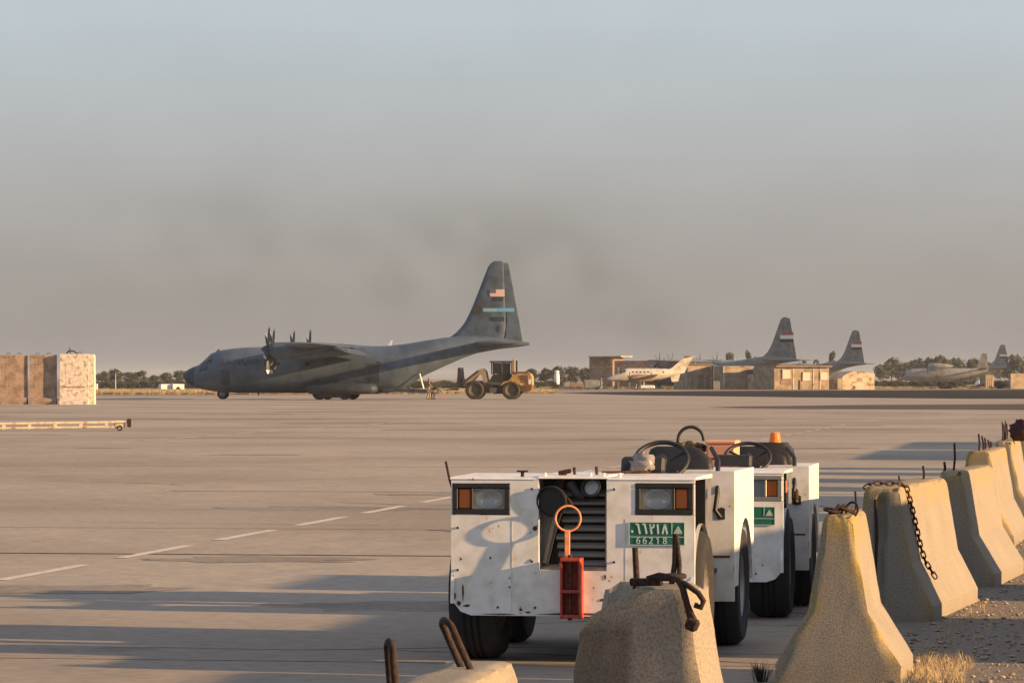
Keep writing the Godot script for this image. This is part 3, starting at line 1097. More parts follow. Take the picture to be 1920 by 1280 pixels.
		prism(s, poly, Transform3D(Basis(), Vector3(0, 0, 0.0005)), 0.0025)
		obj("rust_patch", s, "rust_stain", o)
	for x in [-0.405, 0.355]:
		s = S()
		box(s, Vector3(x, 0.655, 0.0008), Vector3(0.003, 0.62, 0.0016))
		obj("seam", s, "white_inner", o)
	for q in [[-0.77, 0.9], [-0.77, 0.62], [-0.5, 0.375], [-0.25, 0.375], [0.3, 0.375], [0.6, 0.39], [-0.27, 1.16], [-0.27, 0.68], [0.28, 1.16], [0.28, 0.68]]:
		s = S()
		lathe(s, Transform3D(Basis(Vector3.RIGHT, Vector3.BACK, Vector3.DOWN), Vector3(q[0], q[1], 0)), [Vector2(0, 0), Vector2(0.0085, 0), Vector2(0.0085, 0.006), Vector2(0, 0.007)], 8)
		obj("bolt", s, "rust", o)
	# small things on the hood
	s = S()
	cbox(s, Vector3(-0.35, 1.275, -0.1), Vector3(0.075, 0.012, 0.03), 0.003)
	tube(s, [Vector3(-0.35, 1.22, -0.1), Vector3(-0.35, 1.275, -0.1)], 0.012)
	obj("hood_latch", s, "rust_dark", o)
	for q in [[-0.02, 0.045], [0.13, 0.05]]:
		s = S()
		tube(s, [Vector3(q[0], 1.23, -0.25), Vector3(q[0] - 0.004, 1.255 + q[1], -0.25)], 0.011)
		obj("hood_stud", s, "rust", o)
	for x in [-0.19, 0.115, 0.205, 0.31]:
		s = S()
		cbox(s, Vector3(x, 1.25, -0.04), Vector3(0.022, 0.035, 0.02), 0.004)
		obj("hinge", s, "mark_white", o)
	s = S()
	tube(s, [Vector3(-0.82, 1.17, -0.05), Vector3(-0.835, 1.22, -0.05), Vector3(-0.86, 1.34, -0.05)], 0.008)
	obj("bent_rod", s, "rust_dark", o)
	s = S()
	beam(s, Vector3(0.12, 1.258, -0.55), Vector3(0.42, 1.262, -0.6), 0.02, 0.018, 0.003)
	obj("hood_rail", s, "rust", o)
	# chassis, driver's place
	s = S()
	box(s, Vector3(0, 0.45, -1.25), Vector3(0.9, 0.2, 2.2))
	tube(s, [Vector3(-0.6, 0.44, -0.47), Vector3(0.6, 0.44, -0.47)], 0.06)
	tube(s, [Vector3(-0.6, 0.44, -2.1), Vector3(0.6, 0.44, -2.1)], 0.08)
	obj("chassis", s, "dark_steel", o)
	s = S()
	box(s, Vector3(0, 0.86, -0.945), Vector3(1.55, 0.70, 0.03))
	obj("dashboard", s, "black_paint", o)
	s = S()
	box(s, Vector3(0, 0.565, -1.2), Vector3(1.62, 0.03, 0.5))
	obj("floor", s, "dark_steel", o)
	# rear body over the rear wheels
	for sd in [-1.0, 1.0]:
		s = S()
		prism(s, arch(-1.38, -2.64, 0.45, 1.25 if sd > 0.0 else 1.15, -2.08, 0.44, 0.465), Transform3D(ZY, Vector3(0.93 if sd > 0 else -0.905, 0, 0)), 0.025)
		obj("fender_side", s, "white_paint", o)
		s = S()
		box(s, Vector3(0.73 * sd, 0.80 if sd > 0.0 else 0.75, -1.365), Vector3(0.40, 0.90 if sd > 0.0 else 0.8, 0.028))
		var ff := obj("fender_front", s, "white_paint", o)
		s = S()
		box(s, Vector3(0.83 * sd, 0.66, -1.349), Vector3(0.14, 0.014, 0.006))
		obj("rust_patch", s, "rust_stain", ff)
		s = S()
		box(s, Vector3(0.84 * sd, 0.955, -1.349), Vector3(0.05, 0.075, 0.006))
		obj("vent", s, "mark_black", ff)
		s = S()
		cbox(s, Vector3(0.73 * sd, 1.235 if sd > 0.0 else 1.135, -1.99), Vector3(0.374, 0.028, 1.2), 0.004)
		obj("fender_top", s, "white_paint", o)
		s = S()
		box(s, Vector3(0.54 * sd, 0.85, -1.99), Vector3(0.02, 0.54, 1.2))
		obj("inner_panel", s, "white_inner", o)
		wheel(o, Vector3(0.69 * sd, 0.44, -0.47), Basis(Vector3.BACK, Vector3.RIGHT, Vector3.UP), 0.44, 0.33)
		wheel(o, Vector3(0.77 * sd, 0.43, -2.08), Basis(Vector3.BACK, Vector3.RIGHT, Vector3.UP), 0.43, 0.31)
	s = S()
	box(s, Vector3(0, 0.84, -2.585), Vector3(1.04, 0.6, 0.03))
	box(s, Vector3(0, 0.84, -2.0), Vector3(1.04, 0.03, 1.12))
	obj("rear_deck", s, "white_paint", o)
	s = S()
	cbox(s, Vector3(-0.16, 0.978, -1.6), Vector3(0.72, 0.24, 0.5), 0.01)
	obj("engine_cover", s, "white_paint", o)
	for q in [[0.48, 0.5]]:
		s = S()
		cbox(s, Vector3(q[0], 1.0, -1.65), Vector3(q[1], 0.16, 0.42), 0.04)
		obj("seat", s, "black_vinyl", o)
		s = S()
		loft(s, [rrect(Vector3(q[0], 1.05, -1.84), q[1] * 0.5, 0.05), rrect(Vector3(q[0], 1.22, -1.88), q[1] * 0.5, 0.05), rrect(Vector3(q[0] - 0.005, 1.32, -1.91), q[1] * 0.5 - 0.015, 0.05), rrect(Vector3(q[0] - 0.03, 1.39, -1.93), q[1] * 0.5 - 0.07, 0.045), rrect(Vector3(q[0] - 0.04, 1.41, -1.935), q[1] * 0.5 - 0.12, 0.03)])
		obj("backrest", s, "black_vinyl", o)
	s = S()
	var wb := Basis(Vector3.RIGHT, deg_to_rad(-48))
	var wc := Vector3(0.44, 1.325, -1.18)
	ring_tube(s, wc, wb, 0.185, 0.016, 40, 9)
	for a in [0.5, 2.64, 4.71]:
		tube(s, [wc + wb * Vector3(0, 0, -0.03), wc + wb * Vector3(cos(a) * 0.18, sin(a) * 0.18, 0)], 0.011, 6)
	lathe(s, Transform3D(wb * Basis(Vector3.RIGHT, PI / 2), wc), [Vector2(0, -0.03), Vector2(0.04, -0.03), Vector2(0.045, 0.02), Vector2(0, 0.045)], 14)
	obj("steering_wheel", s, "black_paint", o)
	s = S()
	tube(s, [wc + wb * Vector3(0, 0, -0.03), Vector3(0.44, 1.0, -0.93)], 0.03)
	obj("steering_column", s, "dark_steel", o)
	s = S()
	cbox(s, Vector3(0.34, 1.285, -1.02), Vector3(0.3, 0.13, 0.1), 0.02, Basis(Vector3.RIGHT, deg_to_rad(-30)))
	obj("instrument_box", s, "black_paint", o)
	s = S()
	tube(s, [Vector3(0.72, 1.40, -1.8), Vector3(0.80, 1.32, -1.5), Vector3(0.815, 1.1, -1.33), Vector3(0.80, 0.98, -1.31), Vector3(0.84, 0.93, -1.32)], 0.017)
	obj("hose", s, "black_paint", o)
	return o

func rrect(c: Vector3, hx: float, hz: float) -> Array:
	var r := []
	for k in 16:
		var a := TAU * k / 16.0
		r.append(c + Vector3(signf(cos(a)) * pow(absf(cos(a)), 0.45) * hx, 0, signf(sin(a)) * pow(absf(sin(a)), 0.45) * hz))
	return r

func build_tugs() -> void:
	var t1 := make_tug("nearer white tow tractor with rust specks, orange tow ring and round black work lamp")
	t1.position = gnd(1073, 25.75)
	t1.rotation.y = deg_to_rad(-9.5)
	var t2 := copy_of(t1, "second white tow tractor behind the nearer one, with an orange beacon on top", gnd(1274, 30.5), -8.0, "")
	t2.scale.y = 0.94
	for n in ["bent_rod", "cable"]:
		t2.get_node(n).free()
	for n in ["hood_001", "hood_002", "hood_latch", "hood_stud", "hood_stud_001", "lamp_bracket"]:
		t2.get_node(n).free()
	for n in (t2.get_node("headlight_001") as Node).get_children():
		if str(n.name).begins_with("glint_bulb") or str(n.name).begins_with("lens_rib"):
			n.free()
	t2.get_node("headlight_001/lens").free()
	t2.get_node("headlight_001/reflector").free()
	(t2.get_node("headlight_001") as MeshInstance3D).set_surface_override_material(0, M["steel"])
	# the plate of the nearer one: 66218 in two scripts
	var pl := t1.get_node("number_plate")
	var glyphs := [[[0, 1, 0.3, 1], [0.3, 1, 0.55, 0]], [[0, 1, 0.3, 1], [0.3, 1, 0.55, 0]], [[0.15, 1, 0.2, 0.6], [0.2, 0.62, 0.62, 0.68], [0.62, 0.68, 0.66, 1.0], [0.16, 0.9, 0.36, 0.0]], [[0.1, 1, 0.2, 0]], [[0.0, 0, 0.3, 1], [0.3, 1, 0.62, 0]]]
	var xs := [0.425, 0.47, 0.513, 0.565, 0.603]
	for k in 5:
		var s := S()
		for l in glyphs[k]:
			beam(s, Vector3(xs[k] + l[0] * 0.05, 0.868 + l[1] * 0.064, 0.0115), Vector3(xs[k] + l[2] * 0.05, 0.868 + l[3] * 0.064, 0.0115), 0.003, 0.0105)
		obj("plate_digit", s, "plate_white", pl)
	var dot := S()
	cbox(dot, Vector3(0.4, 0.884, 0.0115), Vector3(0.013, 0.014, 0.003), 0.001)
	obj("plate_digit", dot, "plate_white", pl)
	var fo := SystemFont.new()
	fo.font_names = PackedStringArray(["Droid Sans"])
	for k in 5:
		var tm := TextMesh.new()
		tm.text = "66218"[k]
		tm.font = fo
		tm.font_size = 32
		tm.pixel_size = 0.00175
		tm.depth = 0.003
		tm.material = M["plate_white"]
		var ti := MeshInstance3D.new()
		ti.mesh = tm
		ti.position = Vector3([0.442, 0.485, 0.527, 0.572, 0.617][k], 0.822, 0.011)
		put(ti, "plate_digit", pl)
	# what only the second one has
	var s := S()
	lathe(s, Transform3D(Basis(), Vector3(0.61, 1.445, -1.95)), [Vector2(0, 0), Vector2(0.05, 0), Vector2(0.05, 0.015), Vector2(0.045, 0.02), Vector2(0.042, 0.075), Vector2(0.03, 0.09), Vector2(0, 0.093)], 20)
	obj("beacon", s, "beacon", t2)
	s = S()
	loft(s, [rrect(Vector3(0.60, 1.2, -1.98), 0.2, 0.12), rrect(Vector3(0.59, 1.38, -1.98), 0.175, 0.1), rrect(Vector3(0.585, 1.445, -1.98), 0.13, 0.085)])
	obj("beacon_box", s, "black_paint", t2)
	s = S()
	cbox(s, Vector3(0.818, 1.105, -0.3), Vector3(0.006, 0.1, 0.16), 0.002)
	obj("side_marker", s, "amber", t2)
	s = S()
	lathe(s, Transform3D(Basis(Vector3.BACK, Vector3.RIGHT, Vector3.UP), Vector3(0.80, 0.99, -1.36)), [Vector2(0, 0), Vector2(0.07, 0.0), Vector2(0.07, 0.03), Vector2(0.05, 0.045), Vector2(0, 0.045)], 20)
	obj("filler_cap", s, "rust_dark", t2)
	# loose things on the tractors
	var B := Basis(Vector3.UP, deg_to_rad(-10.5))
	var p1 := t1.position
	var p2 := t2.position
	s = S()
	bag(s, Vector3(0.085, 0.07, 0.08), 8)
	var bg := obj("plastic_bag", s, "bag_plastic")
	bg.position = p1 + B * Vector3(0.335, 1.25, -0.88)
	tag(bg, "crumpled pale plastic bag lying beside the steering wheel of the nearer tow tractor", "bag")
	s = S()
	cbox(s, Vector3(0, 0.16, 0), Vector3(0.24, 0.32, 0.3), 0.015)
	var cr := obj("plastic_crate", s, "salmon")
	cr.position = p2 + B * Vector3(0.14, 1.034, -1.58)
	cr.rotation.y = deg_to_rad(-10.5)
	tag(cr, "salmon orange plastic box standing on the second tow tractor left of its steering wheel", "box")
	s = S()
	cbox(s, Vector3(0, 0.2, 0.152), Vector3(0.235, 0.012, 0.006), 0.002)
	obj("seam", s, "rust", cr)
	s = S()
	cbox(s, Vector3(0, 0.332, 0), Vector3(0.25, 0.03, 0.31), 0.008)
	obj("lid", s, "salmon", cr)
	s = S()
	bag(s, Vector3(0.13, 0.055, 0.16), 9)
	var ol := obj("folded_tarpaulin", s, "olive_cloth")
	ol.position = p2 + B * Vector3(-0.14, 1.262, -1.6)
	ol.rotation.y = deg_to_rad(-10.5)
	tag(ol, "olive yellow folded cloth on the second tow tractor beside the salmon box", "cloth")
	s = S()
	bag(s, Vector3(0.19, 0.135, 0.17), 14)
	var un := obj("dark_sack", s, "black_vinyl")
	un.position = p2 + B * Vector3(-0.22, 1.03, -1.62)
	tag(un, "dark sack under the olive cloth on the second tow tractor", "sack")
	s = S()
	ring_tube(s, Vector3(0, 0, 0), Basis(), 0.1, 0.013, 24, 8, -0.1, PI + 0.25)
	tube(s, [Vector3(-0.097, -0.02, 0), Vector3(-0.13, -0.07, 0)], 0.02)
	tube(s, [Vector3(-0.1, -0.1, 0.03), Vector3(-0.02, -0.06, 0.03), Vector3(0.08, -0.04, 0.03), Vector3(0.17, -0.075, 0.03)], 0.014)
	var hp := obj("hose_loop", s, "black_paint")
	hp.position = p2 + B * Vector3(-0.13, 1.385, -1.6)
	hp.rotation.y = deg_to_rad(-4)
	hp.scale = Vector3(1.05, 1.05, 1)
	tag(hp, "black hose loop standing up above the olive cloth on the second tow tractor", "hose")

func bag(s: SurfaceTool, r: Vector3, sd: int) -> void:
	var rings := []
	for i in 13:
		var u := PI * (i + 0.4) / 12.8
		var ring := []
		for k in 22:
			var a := TAU * k / 22.0
			var d := Vector3(cos(a) * sin(u), -cos(u), sin(a) * sin(u))
			var n := noi.get_noise_3dv(d * 1.6 + Vector3(sd * 7.0, 0, 0)) * 0.5 + noi.get_noise_3dv(d * 5.0 + Vector3(sd * 3.0, 0, 0)) * 0.25
			var p := d * r * (1.0 + n)
			p.y = maxf(p.y + r.y * 0.9, 0.0)
			ring.append(p)
		rings.append(ring)
	loft(s, rings)

# ---------------------------------------------------------------- concrete barriers: near end at z = 0, running to -z
func half_width(y: float, H: float, top: float, base: float) -> float:
	var k := H * 0.43
	if y < 0.12:
		return base
	if y < k:
		return lerpf(base, top + 0.10, (y - 0.12) / (k - 0.12))
	return lerpf(top + 0.10, top, (y - k) / (H - k))

func barrier(label: String, near: Vector3, turn: float, L: float, sd: int, H := 1.05, top := 0.1, base := 0.4, yellow := 0.3, chop := Vector3.ZERO, key := 0.0, group := "concrete barriers in a line beside the tow tractors") -> Node3D:
	var o := thing("concrete_barrier", label, "barrier", near, turn, group)
	var rows := [0.0, 0.06, 0.12, 0.17, 0.23, 0.29, 0.36, 0.43, 0.46, 0.5, 0.56, 0.63, 0.7, 0.77, 0.84, 0.9, 0.95, 0.98, 1.0]
	for i in rows.size():
		rows[i] = rows[i] * H if rows[i] > 0.2 else rows[i]
	var nl := int(L / 0.07) + 2
	var nt := 7
	# one loop of points round the section: left side up, top across, right side down
	var loop := []
	for y in rows:
		loop.append(Vector2(-half_width(y, H, top, base), y))
	for i in range(1, nt):
		loop.append(Vector2(lerpf(-top, top, float(i) / nt), H))
	for i in rows.size():
		var y: float = rows[rows.size() - 1 - i]
		loop.append(Vector2(half_width(y, H, top, base), y))
	var ero := func(p: Vector3) -> Vector3:
		var q := p * 1.0 + Vector3(sd * 11.3, 0, 0)
		var n1 := noi.get_noise_3dv(q * 3.0)
		var n2 := noi.get_noise_3dv(q * 9.0)
		var n3 := noi.get_noise_3dv(q * 26.0)
		var v := p + Vector3(n2, 0, n1) * 0.004 + Vector3(n3, n2, n3) * 0.002
		# edges wear: distance to the top corners and the ends
		var hw := half_width(p.y, H, top, base)
		var te := H - p.y
		var ee := minf(-p.z, L + p.z)
		var se := hw - absf(p.x)
		var wear := maxf(0.0, 1.0 - (te + se) / 0.03) + maxf(0.0, 1.0 - (ee + se) / 0.03) + maxf(0.0, 1.0 - (te + ee) / 0.04)
		var amt := wear * (0.005 + 0.045 * maxf(0.0, n1 + 0.05) + 0.025 * maxf(0.0, n2))
		v.x -= signf(p.x) * amt * 0.8
		v.y -= amt * (1.0 if p.y > H * 0.6 else 0.0)
		v.z += amt * (-1.0 if p.z > -L * 0.5 else 1.0) * (1.0 if ee < 0.15 else 0.0)
		# the keyway down each end
		if key > 0.0 and ee < 0.01 and absf(p.x) < key and p.y < H * 0.93:
			v.z += -0.05 if p.z > -L * 0.5 else 0.05
		# a corner that has broken away: chop = where along x the break starts, how deep, how far back
		if chop.y > 0.0 and p.x < chop.x:
			var cut := (chop.x - p.x) * chop.y + n2 * 0.008 + floorf((chop.x - p.x) / 0.09) * 0.012
			if p.z > -chop.z:
				v.y = minf(v.y, maxf(H - cut, H * 0.6) + (p.y - H) * 0.15)
		return v
	var tone := func(p: Vector3) -> Color:
		var q := p * 1.0 + Vector3(sd * 5.1, 3.0, 0)
		var n := noi.get_noise_3dv(q * 1.6) * 0.6 + noi.get_noise_3dv(q * 6.0) * 0.4
		var c := Color(0.31, 0.275, 0.225).lerp(Color(0.385, 0.34, 0.275), clampf(0.5 + n, 0, 1))
		var band := clampf((p.y - H * 0.80 + n * 0.14) / (H * 0.12), 0, 1)
		var edge := clampf(1.0 - (half_width(p.y, H, top, base) - absf(p.x)) / 0.10 + n * 0.8, 0, 1) if p.z > -0.02 else 0.0
		var y: float = clampf(maxf(band * 0.8, edge) * yellow * 1.6 * (0.6 + n), 0.0, 1.0)
		c = c.lerp(Color(0.42, 0.31, 0.11), y)
		var dirt := clampf(1.0 - p.y / 0.16 + n * 0.5, 0, 1) * 0.35
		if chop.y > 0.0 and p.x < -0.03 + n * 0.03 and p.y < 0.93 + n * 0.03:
			c = c * Color(0.55, 0.52, 0.5)   # shade of a recessed pocket, painted into the tone
		return c.lerp(Color(0.24, 0.19, 0.14), dirt)
	var s := S()
	for k in loop.size() - 1:
		# a crease wherever the section bends
		if k == 0 or absf((loop[k] - loop[k - 1]).angle_to(loop[k + 1] - loop[k])) > 0.25:
			fresh(s)
		for i in nl:
			var p := []
			for w in [[0, 0], [1, 0], [1, 1], [0, 1]]:
				var l: Vector2 = loop[k + w[0]]
				p.append(Vector3(l.x, l.y, -L * (i + w[1]) / nl))
			var e := []
			for q in p:
				e.append(ero.call(q))
			var mid: Vector3 = (p[0] + p[2]) * 0.5
			quad_c(s, e, p, tone, Vector3(mid.x, mid.y - H * 0.45, 0))
	for ez in [0.0, -L]:
		fresh(s)
		var nx := 14
		for j in rows.size() - 1:
			for i in nx:
				var p := []
				for w in [[0, 0], [1, 0], [1, 1], [0, 1]]:
					var y: float = rows[j + w[1]]
					var f: float = float(i + w[0]) / nx * 2.0 - 1.0
					p.append(Vector3(f * half_width(y, H, top, base), y, ez))
				var e := []
				for q in p:
					e.append(ero.call(q))
				quad_c(s, e, p, tone, Vector3(0, 0, 1.0 if ez == 0.0 else -1.0))
	obj("body", s, "concrete", o)
	return o

func quad_c(s: SurfaceTool, e: Array, p: Array, tone: Callable, out: Vector3) -> void:
	for t in [[0, 1, 2], [0, 2, 3]]:
		var a: Vector3 = e[t[0]]
		var b: Vector3 = e[t[1]]
		var c: Vector3 = e[t[2]]
		var ids: Array = t
		if (c - a).cross(b - a).dot(out) < 0.0:
			ids = [t[0], t[2], t[1]]
		for i in ids:
			s.set_color(tone.call(p[i]))
			s.add_vertex(e[i])

func rod(o: Node3D, a: Vector3, b: Vector3, r := 0.012, m := "rust_dark", called := "reinforcing_rod") -> void:
	var s := S()
	var mid := (a + b) * 0.5 + Vector3(0.01, 0, 0.005)
	tube(s, [a, mid, b], [r, r * 1.03, r * 0.95], 8)
	obj(called, s, m, o)

func loop_rod(o: Node3D, a: Vector3, b: Vector3, up: Vector3, r := 0.012) -> void:
	var s := S()
	var pts := [a, a + up * 0.6, a + up * 0.93]
	for k in 5:
		var t := (k + 1) / 6.0
		pts.append(a.lerp(b, t) + up * (0.93 + 0.07 * sin(PI * t)))
	pts += [b + up * 0.93, b + up * 0.6, b]
	tube(s, pts, r, 8)
	obj("lifting_loop", s, "rust_dark", o)

func build_barriers() -> void:
	var q := gnd(0, 1)
	# nearest, cut by the bottom edge
	var b0 := barrier("nearest concrete barrier at the bottom edge, sunlit ragged top with two rusty wire loops", gnd(960 - 0.535 / 8.43 * F, 8.43), -8.6, 3.0, 1, 1.075, 0.1, 0.4, 0.15)
	loop_rod(b0, Vector3(0.01, 1.02, -2.70), Vector3(0.05, 1.02, -2.62), Vector3(-0.085, 0.19, 0), 0.0105)
	loop_rod(b0, Vector3(-0.095, 0.95, -2.08), Vector3(-0.07, 0.95, -2.02), Vector3(-0.02, 0.24, 0), 0.0105)
	# second: broken corner, rusty cable
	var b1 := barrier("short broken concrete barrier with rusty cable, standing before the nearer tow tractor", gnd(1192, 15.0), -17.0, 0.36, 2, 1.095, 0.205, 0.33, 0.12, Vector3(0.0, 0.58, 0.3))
	rod(b1, Vector3(-0.034, 1.0, -0.1), Vector3(-0.03, 1.24, -0.1), 0.0125)
	rod(b1, Vector3(0.085, 1.06, -0.2), Vector3(0.105, 1.29, -0.2), 0.011)
	rod(b1, Vector3(0.118, 1.06, -0.2), Vector3(0.11, 1.285, -0.2), 0.0095)
	# third: olive end in the middle right
	var b2 := barrier("concrete barrier with olive yellow end and wire tangle on top, right of the tractors", gnd(1571, 24.05), -9.7, 1.1, 3, 1.05, 0.09, 0.395, 0.75)
	rod(b2, Vector3(0.03, 1.0, -0.9), Vector3(0.035, 1.17, -0.9), 0.007)
	var b3 := barrier("concrete barrier with rusty chain hanging down its sunlit face", gnd(1654, 30.3), -14.0, 2.8, 4, 1.05, 0.135, 0.4, 0.6, Vector3.ZERO, 0.03)
	rod(b3, Vector3(-0.05, 0.95, 0.0), Vector3(-0.05, 0.35, 0.012), 0.012)
	rod(b3, Vector3(0.0, 1.02, -2.3), Vector3(0.0, 1.16, -2.3), 0.01)
	rod(b3, Vector3(0.0, 1.02, -0.9), Vector3(0.0, 1.11, -0.9), 0.008)
	var b4 := barrier("fifth concrete barrier along the line with two thin rods standing on its end", gnd(1784, 35.2), -13.0, 2.7, 5, 1.05, 0.1, 0.4, 0.55)
	rod(b4, Vector3(-0.02, 1.02, -0.35), Vector3(-0.01, 1.30, -0.35), 0.010)
	rod(b4, Vector3(-0.09, 1.02, -0.2), Vector3(-0.085, 1.13, -0.2), 0.012)
	var b5 := barrier("sixth concrete barrier along the line with yellowed ragged top and several short rods", gnd(1836, 43.6), -10.5, 3.0, 6, 1.07, 0.13, 0.4, 0.8)
	for k in 5:
		rod(b5, Vector3(-0.02 + 0.02 * (k % 2), 1.03, -0.3 - 0.55 * k), Vector3(-0.02, 1.14 + 0.09 * ((k * 3) % 4) / 3.0 + (0.12 if k == 0 else 0.0), -0.3 - 0.55 * k), 0.011)
	var b6 := barrier("farthest concrete barrier at the right edge with tall thin rods", gnd(1883, 50.5), -9.5, 3.0, 7, 1.07, 0.1, 0.4, 0.8)
	for k in 4:
		rod(b6, Vector3(-0.03, 1.03, -0.2 - 0.5 * k), Vector3(-0.03, 1.32 - 0.04 * (k % 2), -0.2 - 0.5 * k), 0.009)
	barrier("concrete barrier cut by the right edge behind the maroon bundle", gnd(1925, 55.8), -9.5, 3.0, 8, 1.05, 0.1, 0.4, 0.6)
	# a second row on the gravel, right of the view, whose shadows fall across it
	var k := 0
	for w in [[7.2, 20.3, 2.0, 2.05], [8.0, 24.4, 4.7, 2.15], [9.1, 31.5, 2.6, 2.5], [10.5, 42.0, 3.2, 1.05], [13.0, 57.2, 2.6, 2.2], [13.8, 62.2, 2.6, 2.2], [14.6, 67.4, 2.8, 2.3], [15.4, 72.8, 2.4, 2.2], [16.1, 77.2, 2.0, 2.2]]:
		barrier("concrete wall block of the second row on the gravel, %s from the camera" % ["first", "second and longest", "third", "fourth and lowest", "fifth", "sixth", "seventh", "eighth", "ninth"][k], Vector3(w[0], 0, -w[1]), -8.6, w[2], 20 + k, w[3], 0.1, 0.45, 0.3, Vector3.ZERO, 0.0, "second row of barriers on the gravel")
		k += 1
	# long containers farther along, right of the view
	for c in [[20.4, 86.0, "tan"], [22.6, 99.0, "brown"]]:
		var ct := thing("container", "%s shipping container on the gravel beyond the second row of barriers" % c[2], "container", Vector3(c[0], 0, -c[1]), -8.6, "containers on the gravel")
		var cs := S()
		cbox(cs, Vector3(0, 1.3, -6.0), Vector3(2.4, 2.5, 12.0), 0.04)
		obj("shell", cs, "tan_wall" if c[2] == "tan" else "brown_wall", ct)
		for i in 24:
			cs = S()
			cbox(cs, Vector3(-1.22, 1.3, -0.25 - 0.5 * i), Vector3(0.05, 2.3, 0.16), 0.01)
			obj("rib", cs, "tan_wall" if c[2] == "tan" else "brown_wall", ct)
	# rusty cable with its clamp on the second barrier
	var s := S()
	cbox(s, Vector3(-0.005, 1.108, -0.06), Vector3(0.13, 0.03, 0.03), 0.006)
	tube(s, [Vector3(0.0, 1.12, -0.06), Vector3(0.05, 1.135, -0.05), Vector3(0.1, 1.13, -0.03), Vector3(0.14, 1.12, 0.0), Vector3(0.165, 1.09, 0.03), Vector3(0.18, 1.04, 0.035), Vector3(0.195, 0.985, 0.04), Vector3(0.215, 0.955, 0.042)], 0.0125)
	tube(s, [Vector3(0.03, 1.125, -0.05), Vector3(0.12, 1.125, -0.02), Vector3(0.18, 1.105, 0.03), Vector3(0.228, 1.075, 0.04), Vector3(0.25, 1.045, 0.045), Vector3(0.24, 1.02, 0.045), Vector3(0.215, 1.03, 0.045)], 0.0115)
	tube(s, [Vector3(0.1, 1.13, -0.04), Vector3(0.15, 1.12, 0.01), Vector3(0.172, 1.06, 0.04), Vector3(0.2, 1.0, 0.045), Vector3(0.22, 0.96, 0.045)], 0.011)
	cbox(s, Vector3(0.205, 0.955, 0.045), Vector3(0.05, 0.05, 0.04), 0.01, Basis(Vector3.BACK, -0.4))
	ring_tube(s, Vector3(0.095, 1.13, -0.12), Basis(Vector3.RIGHT, PI / 2), 0.035, 0.011, 20, 7)
	var cb := obj("rusty_cable", s, "rust_dark")
	cb.position = b1.position + Vector3(0.03, 0, 0)
	cb.rotation = b1.rotation
	tag(cb, "rusty twisted cable with clamp draped over the short broken barrier", "cable")
	# wire tangle on the third
	s = S()
	var r := RandomNumberGenerator.new()
	r.seed = 4
	for i in 5:
		var c := Vector3(-0.05 + 0.03 * i, 1.075, -0.1 - 0.03 * i)
		ring_tube(s, c, Basis.from_euler(Vector3(r.randf() * 2.0, r.randf() * 3.0, 0)), r.randf_range(0.025, 0.05), 0.008, 18, 6)
	tube(s, [Vector3(-0.06, 1.05, -0.08), Vector3(0.0, 1.1, -0.1), Vector3(0.06, 1.07, -0.14), Vector3(0.1, 1.05, -0.2)], 0.011)
	var wt := obj("wire_tangle", s, "rust_dark")
	wt.position = b2.position
	wt.rotation = b2.rotation
	tag(wt, "rusty wire tangle lying on top of the olive yellow barrier", "wire")
	# chain: links over the top and down the sunlit face
	var ch := thing("rusty_chain", "rusty chain hanging over the top and down the sunlit face of a barrier", "chain", b3.position, -14.0)
	s = S()
	for half in [-1.0, 1.0]:
		ring_tube(s, Vector3(0, 0.016 * half, 0), Basis(), 0.0155, 0.0062, 8, 6, 0.0 if half > 0 else PI, PI if half > 0 else TAU)
		tube(s, [Vector3(0.0155 * half, -0.016, 0), Vector3(0.0155 * half, 0.016, 0)], 0.0062, 6)
	var link := mesh_of(s, "rust")
	var path := Curve3D.new()
	for p in [[-0.15, 1.035, -0.10], [-0.08, 1.075, -0.12], [0.0, 1.07, -0.16], [0.1, 1.072, -0.2], [0.153, 1.04, -0.28], [0.182, 0.9, -0.34], [0.207, 0.75, -0.4], [0.24, 0.56, -0.46], [0.272, 0.45, -0.48], [0.32, 0.37, -0.50], [0.352, 0.315, -0.52], [0.372, 0.28, -0.53]]:
		path.add_point(Vector3(p[0], p[1], p[2]))
	var n := int(path.get_baked_length() / 0.047)
	for i in n:
		var a := path.sample_baked((i + 0.5) * 0.047)
		var t := (path.sample_baked((i + 1.0) * 0.047) - path.sample_baked(i * 0.047)).normalized()
		var x := t.cross(Vector3(0.3, 0.2, 1)).normalized()
		var z := x.cross(t)
		var Bz := Basis(x, t, z)
		if i % 2 == 1:
			Bz = Basis(z, t, -x)
		again("link", link, ch, Transform3D(Bz, a))
	# maroon bundle
	s = S()
	bag(s, Vector3(0.2, 0.15, 0.2), 21)
	var mb := obj("maroon_bundle", s, "maroon")
	mb.position = gnd(1921, 51.2, 1.06)
	tag(mb, "dark maroon bundle on the barriers at the right edge", "bundle")

